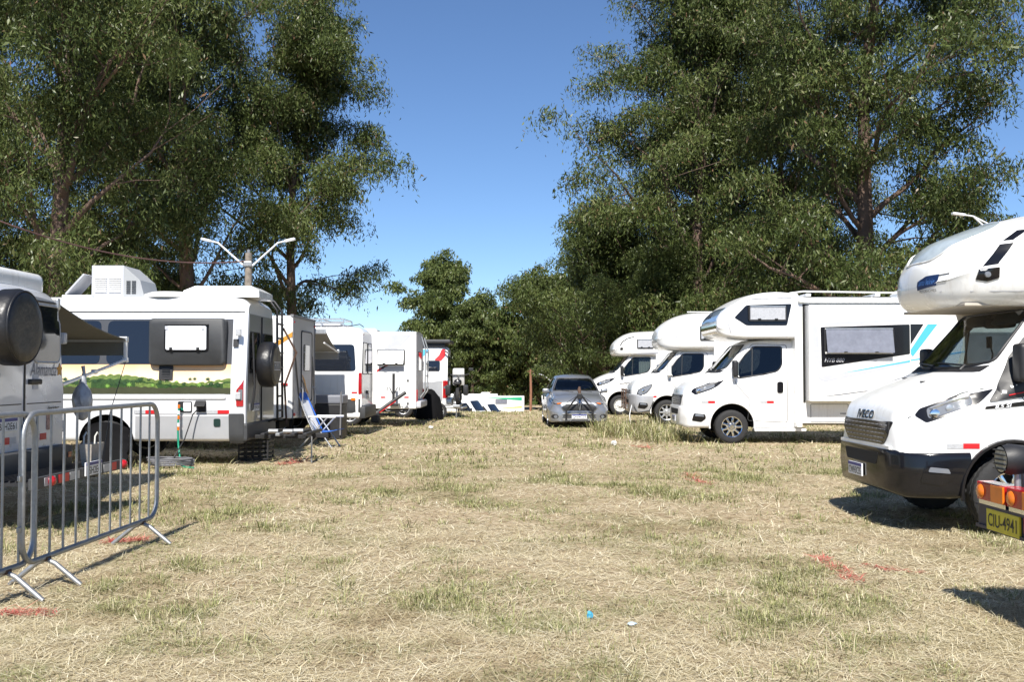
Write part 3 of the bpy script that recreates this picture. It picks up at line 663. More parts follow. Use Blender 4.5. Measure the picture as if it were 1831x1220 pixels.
# ------------------------------------------------------------------ vehicle kit
# vehicle space: x runs from the nose (0) to the tail, y across (the side towards the camera is -y), z up
_wm = {}
def wheel_meshes(r, w, style):
    k = (r, w, style)
    if k in _wm: return _wm[k]
    n = 72; prof = [(-w * .5, r * .62), (-w * .52, r * .80), (-w * .47, r * .93), (-w * .40, r * .985), (-w * .22, r), (-w * .20, r * .975), (-w * .16, r * .975), (-w * .14, r), (w * .14, r), (w * .16, r * .975), (w * .20, r * .975), (w * .22, r), (w * .40, r * .985), (w * .47, r * .93), (w * .52, r * .80), (w * .5, r * .62)]
    V = []; Fs = []
    for i, (t, q) in enumerate(prof):
        for j in range(n):
            qq = q * (0.978 if (3 <= i <= 12 and j % 2 == 0) else 1.0); a = 2 * math.pi * (j + (0.5 if 5 < i < 10 else 0)) / n
            V.append((qq * math.cos(a), t, qq * math.sin(a)))
    for i in range(len(prof) - 1):
        for j in range(n): Fs.append((i * n + j, i * n + (j + 1) % n, (i + 1) * n + (j + 1) % n, (i + 1) * n + j))
    ty = P(); ty.add(V, Fs)
    ri = P(); R0 = r * 0.63
    ri.lathe([(-w * .46, R0 * 1.0), (-w * .50, R0 * .98), (-w * .46, R0 * .92), (-w * .2, R0 * .88), (w * .4, R0 * .88), (w * .45, R0)], (0, 0, 0), 'y', 40, cap=False)
    ns = {'spoke': 8, 'steel': 10, 'chrome': 9, 'plain': 5}[style]
    if style in ('spoke', 'chrome', 'plain'):
        for i in range(ns):
            a = 2 * math.pi * i / ns; rot = Matrix.Rotation(-a, 3, 'Y'); c = rot @ Vector((R0 * .58, -w * .30, 0))
            ri.box(c, (R0 * .75, w * .12, R0 * (.20 if style != 'plain' else .3)), 0.008, rot)
    else:
        ri.lathe([(-w * .22, R0 * .90), (-w * .30, R0 * .80), (-w * .33, R0 * .62)], (0, 0, 0), 'y', 40, cap=False)
        for i in range(ns):
            a = 2 * math.pi * i / ns; rot = Matrix.Rotation(-a, 3, 'Y'); c = rot @ Vector((R0 * .70, -w * .315, 0)); ri.box(c, (R0 * .20, w * .10, R0 * .22), 0.006, rot)
        ri.lathe([(-w * .33, R0 * .64), (-w * .34, R0 * .5)], (0, 0, 0), 'y', 40, cap=False)
    ri.lathe([(-w * .28, R0 * .52), (-w * .36, R0 * .46), (-w * .37, R0 * .30), (-w * .50, R0 * .26), (-w * .55, R0 * .20), (-w * .55, 0.0005)], (0, 0, 0), 'y', 32, cap=False)
    hb = P(); hb.lathe([(-w * .10, R0 * .9), (-w * .10, 0.001)], (0, 0, 0), 'y', 32)
    nu = P()
    for i in range(6):
        a = 2 * math.pi * i / 6; nu.cyl((R0 * .38 * math.cos(a), -w * .36, R0 * .38 * math.sin(a)), (R0 * .38 * math.cos(a), -w * .44, R0 * .38 * math.sin(a)), R0 * .055, n=6)
    mats = {'spoke': ALU, 'steel': pm('white_wheel_paint', (0.62, 0.62, 0.60), 0.5, vary=.15), 'chrome': CHROME, 'plain': ALU}
    out = []
    for p, m in ((ri, mats[style]), (ty, RUBBER), (hb, WELL), (nu, ALU)):
        o = p.obj('wheel', m, None, smooth=35); out.append(o.data); C.objects.unlink(o); bpy.data.objects.remove(o)
    _wm[k] = out; return out
def wheel(root, x, y, r=0.36, w=0.22, style='spoke', z=None, steer=0.0):
    """wheel on the side given by the sign of y; z defaults to standing on the ground"""
    ms = wheel_meshes(r, w, style); o = link(bpy.data.objects.new('wheel', ms[0]), root)
    o.location = (x, y, r if z is None else z); o.rotation_euler = (0, 0, (0 if y < 0 else math.pi) + steer)
    for nm, me in (('tyre', ms[1]), ('brake_drum', ms[2]), ('wheel_nuts', ms[3])):
        c = link(bpy.data.objects.new(nm, me), o)
    return o
def offset_prm(prm, dw, dt=0.0):
    q = {k: list(v) for k, v in prm.items()}
    for k in ('wb', 'wm', 'wt'): q[k] = [(x, v + dw) for x, v in q[k]]
    q['zt'] = [(x, v + dt) for x, v in q['zt']]
    return q
def solid(name, prm, xs, mat, root, smooth=32):
    V, Fs, bv = shell(prm, xs); return mk(name, V, Fs, mat, root, smooth), bv
def seam(root, bv, pts, side='N', closed=True, mat=None, r=0.007, name='panel_seam'):
    return bead(name, bv, pts, side, mat or DGREYP, root, r=r, off=-0.002, closed=closed, step=0.12, n=5)
def marker_strip(root, bv, a, b, side='N', w=0.15, h=0.055, gap=0.0):
    """white and red reflective strip"""
    o = decal('reflective_strip', bv, [(a, b - h / 2), (a + w, b - h / 2), (a + w, b + h / 2), (a, b + h / 2)], side, REFLW, root, off=0.004, depth=0.006)
    decal('red_reflector', bv, [(a + w, b - h / 2), (a + 2 * w, b - h / 2), (a + 2 * w, b + h / 2), (a + w, b + h / 2)], side, REDP, o, off=0.004, depth=0.006)
def window(root, bv, poly, side='N', mat=None, name='window', seal=0.011, off=0.008, sealmat=None):
    o = decal(name, bv, poly, side, mat or DGLASS, root, off=off, depth=0.03)
    if seal: bead('window_seal', bv, poly, side, sealmat or BLACKP, o, r=seal, off=off * .6)
    return o
def mirror_arm(root, x, y, z, s, mat=BLACKP, h=0.30, w=0.19):
    """door mirror: housing, glass and arm"""
    p = P(); p.box((x, y + s * 0.16, z), (0.11, w, h), 0.045, seg=3); m = p.obj('mirror', mat, root, smooth=50)
    P().box((x + 0.058, y + s * 0.16, z), (0.006, w * .8, h * .82), 0.002).obj('mirror_glass', CHROME, m)
    p = P(); p.tube([(x + .05, y - s * .03, z - h * .35), (x + .02, y + s * .08, z - h * .38), (x, y + s * .14, z - h * .3)], 0.018, 6); p.tube([(x + .05, y - s * .03, z + h * .3), (x + .02, y + s * .08, z + h * .32), (x, y + s * .14, z + h * .25)], 0.014, 6); p.obj('mirror_arm', BLACKP, m, smooth=60)
    return m

def truck_cab(root, st):
    """bonneted light-truck cab with real interior; returns BVH of its skin"""
    hw = 1.0; paint = st.get('paint', WHITE); old = st.get('old', False)
    prm = dict(zb=[(0, .44), (.1, .40), (.5, .36), (2.4, .34)],
               zt=[(0, 1.02), (.03, 1.13), (.1, 1.215), (.3, 1.335), (.55, 1.435), (.74, 1.50), (.80, 1.545), (1.0, 1.76), (1.2, 1.98), (1.36, 2.14), (1.48, 2.215), (1.75, 2.25), (2.4, 2.26)],
               wb=[(0, .70), (.05, .82), (.15, .92), (.35, .975), (2.4, .98)], wm=[(0, .73), (.05, .85), (.15, .945), (.35, 1.0), (2.4, 1.0)],
               wt=[(0, .64), (.1, .76), (.4, .86), (.8, .915), (1.2, .905), (1.72, .87), (2.4, .87)], zm=[(0, .75), (.3, .92), (.8, 1.25), (1.2, 1.45), (2.4, 1.45)],
               rt=[(0, .06), (.3, .11), (.74, .16), (.9, .25), (1.2, .28), (1.4, .2), (1.75, .13)], rb=[(0, .08)], crown=[(0, .03), (.5, .045), (.8, .05), (1.5, .03)])
    xs = xrange((0, .15, 5), (.15, .74, 9), (.74, 1.5, 14), (1.5, 2.4, 4))
    V, Fs, bv = shell(prm, xs); body = mk('cab_body', V, Fs, paint, root, 32)
    ws = rpoly([(-.82, 1.63), (-.45, 1.575), (.45, 1.575), (.82, 1.63), (.72, 2.14), (-.72, 2.14)], .06)
    sw = rpoly([(1.16, 1.42), (1.72, 1.50), (2.02, 1.57), (2.12, 1.70), (2.14, 2.10), (1.52, 2.10), (1.34, 1.93), (1.12, 1.62)], [.03, .05, .12, .12, .06, .06, .05, .05])
    # hollow cab: cavity, windscreen and door-window openings
    inner = offset_prm(prm, -.07, -.07); inner['zb'] = [(0, .80)]; inner['rt'] = [(0, .2)]; inner['crown'] = [(0, 0.0)]
    IV, IF, _ = shell(inner, xrange((.98, 1.5, 6), (1.5, 2.33, 4))); cav = mk('cutter', IV, IF, SEATF, root)
    shr = lambda poly, k: [((p[0] - sum(q[0] for q in poly) / len(poly)) * k + sum(q[0] for q in poly) / len(poly), (p[1] - sum(q[1] for q in poly) / len(poly)) * k + sum(q[1] for q in poly) / len(poly)) for p in poly]
    c1 = P().prism(shr(ws, .965), 'x', .45, 1.75).obj('cutter', BLACKP, root); c2 = P().prism(shr(sw, .955), 'y', -1.4, 1.4).obj('cutter', BLACKP, root)
    boolean(body, [cav, c1, c2])
    arches(body, [(1.02, .40, .47)], 1.0)
    if len(body.data.materials) > 0:
        for pl in body.data.polygons:   # inside faces of the cab are trim, not paint
            c = pl.center
            if c.x > .985 and c.x < 2.335 and abs(c.y) < .945 and .79 < c.z < 2.19:
                h = bv.find_nearest(c)
                if h[0] is not None and (h[0] - c).length > .035: pl.material_index = len(body.data.materials) - 1
    w1 = decal('windscreen', bv, ws, 'F', GLASS, root, off=.006, depth=0.0, cut=.12); bead('windscreen_seal', bv, ws, 'F', BLACKP, w1, r=.016, off=.004)
    for sd in ('N', 'O'):
        w2 = decal('side_window', bv, sw, sd, st.get('glass', TGLASS), root, off=.004, depth=0.0, cut=.15); bead('window_seal', bv, sw, sd, BLACKP, w2, r=.014, off=.003)
        P().tube([project(bv, sd, 1.46, 1.47, .004), project(bv, sd, 1.50, 2.10, .004)], .012, 5).obj('window_divider', BLACKP, w2)
    # interior
    P().box((1.16, 0, 1.24), (.36, 1.70, .42), .09, seg=3).obj('dashboard', BLACKP, root, smooth=50)
    for y in (-.48, .48):
        p = P(); p.box((1.78, y, 1.0), (.5, .52, .18), .06); p.box((2.02, y, 1.36), (.16, .5, .66), .06, Matrix.Rotation(R(8), 3, 'Y')); p.box((2.07, y, 1.80), (.10, .28, .2), .04); p.obj('seat', SEATF, root, smooth=50)
    a = [Vector((.20 * math.cos(t), .20 * math.sin(t), 0)) for t in [2 * math.pi * k / 20 for k in range(20)]]; rt_ = Matrix.Rotation(R(-55), 3, 'Y')
    p = P(); p.tube([rt_ @ v + Vector((1.42, .45, 1.44)) for v in a], .016, 6, closed=True); p.tube([(1.42, .45, 1.44), (1.2, .45, 1.3)], .03, 6); p.obj('steering_wheel', BLACKP, root, smooth=60)
    if st.get('curtain', True):
        p = P(); V = []; Fs = []; n = 40
        for i in range(n + 1):
            y = -.86 + 1.72 * i / n; V += [(2.22 + .03 * math.sin(i * 1.7), y, 1.0), (2.22 + .025 * math.sin(i * 1.7 + .4), y, 2.12)]
        for i in range(n): Fs.append((2 * i, 2 * i + 2, 2 * i + 3, 2 * i + 1))
        p.add(V, Fs); p.obj('cab_curtain', CURTAIN, root, smooth=60)
    # bumper
    bp = offset_prm(prm, .018); bp['zt'] = [(0, st.get('bump_top', .80))]; bp['zb'] = [(-.06, .40), (.1, .34), (.62, .34)]; bp['rt'] = [(0, .05)]; bp['crown'] = [(0, 0.)]
    bp['wb'] = [(-.05, .62), (0, .74), (.05, .84), (.15, .94), (.35, .99), (.6, 1.0)]; bp['wm'] = [(-.05, .66), (0, .78), (.05, .88), (.15, .97), (.35, 1.02), (.6, 1.02)]; bp['wt'] = [(-.05, .64), (0, .76), (.05, .86), (.15, .955), (.35, 1.01), (.6, 1.015)]; bp['zm'] = [(0, .6)]
    BV, BF, bbv = shell(bp, xrange((-.05, .15, 6), (.15, .62, 5))); bum = mk('bumper', BV, BF, st.get('bumper', paint), root, 32)
    arches(bum, [(1.02, .40, .485)], 1.02, inner=.8)
    # grille, badge, lamps
    if not old:
        gpoly = rpoly([(-.50, .82), (.50, .82), (.62, .92), (.68, 1.055), (.45, 1.045), (-.45, 1.045), (-.68, 1.055), (-.62, .92)], .03)
        g = decal('grille', bv, gpoly, 'F', BLACKG, root, off=.012, depth=.03, cut=.06)
        for k in range(5):
            z = .845 + k * .042; hwid = .49 + .035 * k
            for j in range(11):
                y = -hwid + 2 * hwid * (j + .5) / 11
                q = project(bv, 'F', y, z, .018); P().box(q, (.016, hwid * .11, .008), .003).obj('grille_bar', INKG if st.get('shiny') else BLACKP, g)
        hl = [(.17, 1.12), (.25, 1.055), (.58, 1.17), (.72, 1.245), (.88, 1.375), (.50, 1.295), (.22, 1.185)]
        l1 = [(.27, 1.09), (.56, 1.185), (.66, 1.23), (.66, 1.315), (.48, 1.275), (.27, 1.185)]
    else:
        gpoly = rpoly([(-.55, .80), (.55, .80), (.55, 1.02), (-.55, 1.02)], .04)
        g = decal('grille', bv, gpoly, 'F', BLACKP, root, off=.012, depth=.03, cut=.06)
        for k in range(3):
            q = [project(bv, 'F', -.5 + .1 * j, .85 + .06 * k, .016) for j in range(11)]; P().tube(q, .012, 5).obj('grille_bar', ALU, g, smooth=60)
        hl = [(.13, .90), (.26, .86), (.44, .95), (.58, 1.12), (.60, 1.22), (.34, 1.13), (.18, 1.03)]
        l1 = [(.17, .92), (.26, .885), (.42, .965), (.55, 1.12), (.56, 1.185), (.35, 1.10), (.2, 1.01)]
    for sd in ('N', 'O'):
        h = decal('headlight', bv, rpoly(hl, .02), sd, BLACKG if not old else DGREYP, root, off=.008, depth=.03, cut=.05)
        decal('headlight_lens', bv, rpoly(l1, .03), sd, LENS, h, off=.014, depth=.012, cut=.05)
        q = project(bv, sd, .33, 1.135 if not old else 1.0, .012); s = -1 if sd == 'N' else 1
        P().lathe([(0, .05), (s * .012, .046), (s * .016, .03), (s * .016, .001)], q, 'y', 20).obj('headlight_bulb', CHROME, h, smooth=50)
        if not old:
            P().lathe([(0, .036), (s * .008, .034), (s * .012, .02), (s * .012, .001)], project(bv, sd, .46, 1.19, .014), 'y', 16).obj('headlight_bulb', ALU, h, smooth=50)
            P().tube([project(bv, sd, .30, 1.185, .016), project(bv, sd, .48, 1.255, .016), project(bv, sd, .64, 1.295, .016)], .012, 5).obj('daytime_strip', ALU, h, smooth=60)
        fl = decal('fog_lamp', bbv, rpoly([(.16, .50), (.36, .47), (.46, .55), (.44, .64), (.20, .66)], .03), sd, BLACKG, root, off=.008, depth=.03, cut=.05)
        decal('fog_lamp_lens', bbv, rpoly([(.22, .60), (.42, .585), (.40, .63), (.24, .645)], .012), sd, LENS, fl, off=.014, depth=.01, cut=.05)
    decal('air_intake', bbv, rpoly([(-.42, .62), (.42, .62), (.48, .74), (-.48, .74)], .03), 'F', WELL, root, off=.006, depth=.02)
    # doors, handles, mirrors, wipers, sill
    for sd, s in (('N', -1), ('O', 1)):
        dpoly = rpoly([(1.36, .50), (2.22, .46), (2.24, 2.14), (1.50, 2.16), (1.30, 1.93), (1.08, 1.58), (1.10, 1.30), (1.42, .95)], .06)
        seam(root, bv, dpoly, sd, name='door_seam')
        h = decal('door_handle', bv, rrect(2.0, 2.13, 1.10, 1.34, .05), sd, BLACKG, root, off=.022, depth=.05)
        y = project(bv, sd, 1.10, 1.62, 0).y
        mirror_arm(root, 1.08, y, 1.62, s, st.get('mirror', BLACKP), .36, .18)
        P().b6(1.50, 2.62, s * .80, s * 1.03, .27, .34, .02).obj('running_board', paint if not st.get('black_sill') else BLACKP, root)
        ar = [(1.02 + .485 * math.cos(t), s * 1.006, .40 + .485 * math.sin(t)) for t in [R(-8 + 196 * k / 22) for k in range(23)]]
        P().tube(ar, .022, 6).obj('arch_lip', st.get('arch', paint), root, smooth=60)
    for y0 in (-.5, .15):
        a, b = project(bv, 'F', y0, 1.60, .03), project(bv, 'F', y0 + .62, 1.63, .03)
        P().tube([project(bv, 'F', y0, 1.555, .02), a, b], [.014, .012, .008], 5).obj('wiper', BLACKP, root, smooth=60)
    cw = decal('cowl_panel', bv, [(-.80, 1.535), (.80, 1.535), (.82, 1.60), (.42, 1.57), (-.42, 1.57), (-.82, 1.60)], 'F', BLACKP, root, off=.008, depth=.01)
    ll = [(.80, 1.38), (.60, 1.335), (.3, 1.20), (.12, 1.09)]
    for s, sd in ((-1, 'N'), (1, 'O')): seam(root, bv, ll, sd, closed=False, name='bonnet_seam')
    for s in (-1, 1): wheel(root, 1.02, s * .87, st.get('wr', .365), .24, st.get('wheel', 'spoke'))
    return bv
def motorhome_rear(root, x0, L, hw, z0, z1, mat, wr=.365, wst='spoke', axle=None):
    """living box with rounded edges, floor skirt and rear axle; returns BVH"""
    prm = dict(zb=[(0, z0)], zt=[(x0, z1)], wb=[(x0, hw - .02), (x0 + .06, hw), (L - .06, hw), (L, hw - .03)], wm=[(x0, hw - .02), (x0 + .06, hw), (L - .06, hw), (L, hw - .03)], wt=[(x0, hw - .02), (x0 + .06, hw), (L - .06, hw), (L, hw - .03)], zm=[(0, (z0 + z1) / 2)], rt=[(0, .07)], rb=[(0, .03)], crown=[(0, .03)])
    V, Fs, bv = shell(prm, xrange((x0, x0 + .06, 2), (x0 + .06, L - .06, 6), (L - .06, L, 2))); o = mk('living_box', V, Fs, mat, root, 32)
    ax = axle or L - 1.7
    arches(o, [(ax, wr + .03, wr + .09)], hw, inner=.5)
    for s in (-1, 1): wheel(root, ax, s * (hw - .18), wr, .24, wst)
    P().b6(1.3, L - .4, -.45, .45, .38, .52).obj('chassis', WELL, root)
    P().cyl((ax, -hw + .3, wr), (ax, hw - .3, wr), .09, n=10).obj('axle', WELL, root)
    return bv
def pane_window(root, y, x0, x1, z0, z1, frame=BLACKP, pane=ACRYL, name='caravan_window', out=.03, tilt=0.0):
    """framed acrylic window standing on the near side plane y"""
    p = P(); p.prism(rrect(x0, x1, z0, z1, .05), 'y', y - .018, y + .01); w_ = p.obj(name, frame, root, smooth=40)
    V = [(x0 + .035, y - out, z1 - .03), (x1 - .035, y - out, z1 - .03), (x1 - .035, y - out - tilt, z0 + .035), (x0 + .035, y - out - tilt, z0 + .035)]
    V2 = [(a, b + .008, c) for a, b, c in V]
    mk('pane', V + V2, [(0, 1, 2, 3), (7, 6, 5, 4), (0, 4, 5, 1), (1, 5, 6, 2), (2, 6, 7, 3), (3, 7, 4, 0)], pane, w_)
    P().b6(x0 + .03, x1 - .03, y - out - .012, y - .01, z1 - .035, z1 - .012).obj('hinge_rail', ALU, w_)
    for xx in (x0 + (x1 - x0) * .28, x0 + (x1 - x0) * .72): P().box((xx, y - out - tilt - .008, z0 + .05), (.07, .018, .022), .006).obj('catch', BLACKP, w_)
    return w_
def van_shell(root, L, H, hw, mat, zb=.40, axles=(1.0,), wr=.34, low=None):
    """panel-van body: short bonnet, raked windscreen, tall box; returns BVH"""
    prm = dict(zb=[(0, .45), (.2, zb), (L, zb)],
               zt=[(0, .92), (.04, 1.02), (.25, 1.14), (.7, 1.28), (.92, 1.38), (1.2, 1.70), (1.55, 2.08), (1.8, 2.28 * H / 2.65), (2.1, H - .10), (2.6, H - .02), (3.2, H), (L - .35, H), (L - .1, H - .03), (L, H - .12)],
               wb=[(0, .66), (.1, .82), (.35, hw - .03), (L - .1, hw - .02), (L, hw - .06)], wm=[(0, .68), (.1, .85), (.35, hw), (L - .12, hw), (L, hw - .05)],
               wt=[(0, .58), (.3, .74), (.9, .80), (1.6, .78), (2.4, hw - .15), (L - .3, hw - .15), (L, hw - .20)], zm=[(0, .75), (.9, 1.15), (1.5, 1.3), (L, 1.3)],
               rt=[(0, .08), (.7, .14), (1.2, .22), (2.2, .16), (L, .14)], rb=[(0, .07)], crown=[(0, .03)])
    V, Fs, bv = shell(prm, xrange((0, .3, 6), (.3, 2.4, 18), (2.4, L - .35, 10), (L - .35, L, 7))); o = mk('van_body', V, Fs, mat, root, 32)
    arches(o, [(a, wr + .02, wr + .085) for a in axles], hw, inner=.4)
    for a in axles:
        for s in (-1, 1): wheel(root, a, s * (hw - .13), wr, .22, 'plain')
        P().cyl((a, -hw + .3, wr), (a, hw - .3, wr), .08, n=8).obj('axle', WELL, root)
    window(root, bv, rpoly([(-.70, 1.45), (.70, 1.45), (.62, 2.05), (-.62, 2.05)], .08), 'F', DGLASS, 'windscreen')
    for sd in ('N', 'O'):
        window(root, bv, rpoly([(1.25, 1.36), (2.15, 1.40), (2.15, 2.0), (1.70, 2.0), (1.40, 1.70)], .06), sd, DGLASS, 'door_window')
        decal('headlight', bv, rpoly([(.12, .82), (.40, .90), (.50, 1.04), (.18, .98)], .03), sd, LENS, root, off=.01, depth=.03, cut=.05)
        s = -1 if sd == 'N' else 1
        mirror_arm(root, 1.22, project(bv, sd, 1.25, 1.5, 0).y, 1.5, s, BLACKP, .28, .17)
    decal('grille', bv, rrect(-.45, .45, .68, .86, .04), 'F', BLACKP, root, off=.01)
    bmp = dict(prm); decal('front_bumper', bv, rrect(-.66, .66, .47, .62, .03), 'F', DGREYP, root, off=.02, depth=.05)
    return bv
def tail_light(root, bv, poly, side='N', white=None):
    t = decal('tail_light', bv, poly, side, REDL, root, off=.014, depth=.04, cut=.06)
    if white: decal('tail_light_lens', bv, white, side, LENS, t, off=.018, depth=.012, cut=.06)
    return t
def awning(root, x0, x1, y0, z0, y1, z1, val=.16, mat=FABRIC, arm_z=1.2, arm=True):
    """rolled-out awning: fabric sheet, valance, lead rail, folding arm"""
    th = .012; n = 8; V = []; Fs = []
    for i in range(n + 1):
        t = i / n; y = y0 + (y1 - y0) * t; z = z0 + (z1 - z0) * t - .05 * math.sin(math.pi * t)
        V += [(x0, y, z), (x1, y, z), (x1, y, z - th), (x0, y, z - th)]
    for i in range(n):
        for k in range(4): Fs.append((4 * i + k, 4 * i + (k + 1) % 4, 4 * i + 4 + (k + 1) % 4, 4 * i + 4 + k))
    Fs += [(0, 3, 2, 1), (4 * n, 4 * n + 1, 4 * n + 2, 4 * n + 3)]
    a = P().add(V, Fs).obj('awning', mat, root)
    P().b6(x0, x1, y1 - .01, y1 + .01, z1 - val, z1 - .02).obj('valance', mat, a)
    P().b6(x0, x1 + .02, y1 - .035, y1 + .035, z1 - .04, z1 + .035, .012).obj('lead_rail', ALU, a)
    P().b6(x0, x1, y0 - .05, y0 + .03, z0 - .06, z0 + .07, .02).obj('awning_case', ALU, a)
    if arm:
        P().b6(x1 - .03, x1 + .01, y1 - .03, y1 + .03, z1 - .30, z1, .008).obj('arm_elbow', WHITE, a)
        p = P(); p.tube([(x1 - .01, y1, z1 - .28), (x1 - .01, y0 + .05, arm_z)], .022, 6); p.box((x1 - .01, y1, z1 - .28), (.07, .07, .07), .02)
        p.box((x1 - .01, (y0 + y1) / 2, (arm_z + z1 - .28) / 2), (.06, .09, .06), .015); p.obj('awning_arm', WHITE, a, smooth=50)
    return a
def roof_ac(root, x, y, z, dx=.8, dy=.7, dz=.22):
    p = P(); p.add(*frustum(x, y, z, dx, dy, dz, .78)); o = p.obj('roof_unit', WHITE2, root)
    for k in range(4): P().box((x + dx * .47 * (1 - .13), y, z + .06 + k * .035), (.03, dy * .6, .012)).obj('grille_slat', DGREYP, o)
    return o
def frustum(x, y, z, dx, dy, dz, k):
    V = [(x + sx * dx / 2, y + sy * dy / 2, z) for sx, sy in ((-1, -1), (1, -1), (1, 1), (-1, 1))] + [(x + sx * dx / 2 * .99, y + sy * dy / 2 * .99, z + dz * .55) for sx, sy in ((-1, -1), (1, -1), (1, 1), (-1, 1))] + [(x + sx * dx / 2 * k, y + sy * dy / 2 * k, z + dz) for sx, sy in ((-1, -1), (1, -1), (1, 1), (-1, 1))]
    Fs = [(3, 2, 1, 0), (8, 9, 10, 11)] + [(b + i, b + (i + 1) % 4, b + 4 + (i + 1) % 4, b + 4 + i) for b in (0, 4) for i in range(4)]
    return V, Fs
def spare_wheel(root, x, y, z, r=.37, th=.24, cover=VINYL):
    prof = [(-th * .5, r * .80), (-th * .48, r * .93), (-th * .36, r), (th * .2, r * 1.01), (th * .40, r * .96), (th * .5, r * .86), (th * .52, r * .6), (th * .50, .001)]
    o = P().lathe(prof, (x, y, z), 'x', 48).obj('spare_wheel_cover', cover, root, smooth=40)
    P().b6(x - th * .5 - .22, x - th * .45, y - .05, y + .05, z - .08, z + .08, .01).obj('spare_bracket', BLACKP, root)
    P().tube([(x + th * .42, y + r * .94 * math.cos(t), z + r * .94 * math.sin(t)) for t in [2 * math.pi * k / 40 for k in range(40)]], .012, 6, closed=True).obj('cover_hem', VINYL, o, smooth=60)
    return o
# ------------------------------------------------------------------ right row: overcab motorhomes, noses to the left
def overcab(root, keys, xend, mat, hwk, rt=.30, rb=.18, zm=2.5, flat=False):
    """alcove over the cab; keys = [(x, z bottom, z top, half width factor)]"""
    prm = dict(zb=[(k[0], k[1]) for k in keys], zt=[(k[0], k[2]) for k in keys], wb=[(k[0], k[3] * hwk * .97) for k in keys], wm=[(k[0], k[3] * hwk) for k in keys], wt=[(k[0], k[3] * hwk * (.97 if flat else .93)) for k in keys],
               zm=[(0, zm)], rt=[(0, rt)], rb=[(0, rb)], crown=[(k[0], .0 if i == 0 else (.03 if flat else .07)) for i, k in enumerate(keys)])
    x0 = keys[0][0]; V, Fs, bv = shell(prm, xrange((x0, x0 + .3, 12), (x0 + .3, x0 + .9, 8), (x0 + .9, xend, 7)))
    return mk('overcab', V, Fs, mat, root, 40), bv

# --- white motorhome with slide-out and blue stripe
SY = 22.5; X0 = 3.72
M = thing('motorhome', (X0, SY, 0), 'white overcab motorhome with slide-out room, blue diagonal stripe and HYB 880 lettering', 'motorhome')
cb = truck_cab(M, dict(paint=WHITE, wheel='chrome'))
bb = motorhome_rear(M, 2.36, 9.0, 1.14, .44, 3.16, WHITE2)
oc, ob = overcab(M, [(.72, 2.52, 2.62, .80), (.75, 2.42, 2.72, .86), (.82, 2.36, 2.82, .90), (.95, 2.31, 2.93, .955), (1.15, 2.28, 3.07, 1.0), (1.4, 2.27, 3.19, 1.0), (1.7, 2.27, 3.26, 1.0), (2.0, 2.27, 3.28, 1.0), (2.45, 2.27, 3.24, 1.0)], 2.45, WHITE2, 1.13, rt=.09, rb=.07, flat=True)
w_ = decal('overcab_panel', ob, rpoly([(1.06, 2.72), (1.32, 2.99), (2.30, 3.02), (2.19, 2.55), (1.32, 2.55)], .04), 'N', BLACKG, M, off=.006)
pane_window(M, -1.145, 1.36, 2.18, 2.64, 2.98, pane=pm('white_blind', (.46, .47, .50), .35, vary=.25, vscale=30), name='overcab_window')
decal('overcab_front_panel', ob, rpoly([(-.80, 2.66), (.80, 2.66), (.72, 2.97), (-.72, 2.97)], .05), 'F', pm('blue_grey_gloss', (.22, .30, .42), .08, coat=.6), M, off=.006)
decal('overcab_lower_panel', ob, rpoly([(-.86, 2.40), (.86, 2.40), (.88, 2.60), (-.88, 2.60)], .04), 'F', CHROME, M, off=.006)
bead('overcab_trim', ob, [(1.0, 2.40), (.93, 2.62), (1.02, 2.85), (1.2, 3.03), (1.45, 3.13), (2.3, 3.15)], 'N', LGREY, M, r=.012, off=0, closed=False)
P().b6(2.37, 2.50, -1.165, 1.165, .36, 2.27, .03).obj('cab_fairing', WHITE2, M)
for xx in (5.9, 7.4): seam(M, bb, [(xx, .5), (xx, 3.05)], closed=False, mat=LGREY, r=.005)
seam(M, bb, [(4.8, 1.0), (8.9, 1.0)], closed=False, mat=LGREY, r=.006)
seam(M, ob, [(2.05, 2.30), (2.05, 3.18)], closed=False, mat=LGREY, r=.004)
# slide-out room
so = P().b6(2.57, 4.72, -1.44, -1.10, .93, 2.97, .015).obj('slide_out', WHITE2, M)
P().b6(2.52, 2.565, -1.16, -1.13, .90, 3.0).obj('slide_out_gap', WELL, M); P().b6(2.52, 4.76, -1.16, -1.13, 2.975, 3.01).obj('slide_out_gap', WELL, M)
sbv = BVHTree.FromPolygons([Vector(v.co) for v in so.data.vertices], [tuple(p.vertices) for p in so.data.polygons])
decal('swoosh_band', sbv, rpoly([(2.64, 2.60), (4.70, 2.68), (4.70, 2.63), (2.80, 2.54), (2.76, 2.44), (2.84, 1.56), (2.96, 1.48), (4.70, 1.76), (4.70, 1.72), (2.90, 1.34), (2.76, 1.40), (2.68, 1.70), (2.62, 2.45)], .03), 'N', LGREY, M, off=.004, depth=.006)
for k in range(3): decal('band_gap', sbv, [(2.60, 2.02 - .12 * k), (2.82, 2.06 - .12 * k), (2.82, 2.035 - .12 * k), (2.60, 1.995 - .12 * k)], 'N', WHITE2, M, off=.007, depth=.004)
wp = decal('window_panel', sbv, rpoly([(2.81, 2.50), (4.70, 2.56), (4.70, 1.93), (2.83, 1.65)], .03), 'N', BLACKG, M, off=.006, depth=.008)
pane_window(M, -1.45, 2.88, 4.36, 1.92, 2.49, frame=BLACKP, pane=ACRYL, name='caravan_window', tilt=.11)
P().b6(2.90, 4.33, -1.475, -1.462, 1.935, 1.975).obj('window_rail', WHITE, M); P().b6(2.90, 4.33, -1.475, -1.462, 2.45, 2.475).obj('window_rail', WHITE, M)
lettering('model_lettering', 'HYB 880', (3.10, 1.80), 'N', .42, .085, pm('pale_print', (.5, .5, .52), .4), M, plane=-1.447, off=.004, shear=.3)
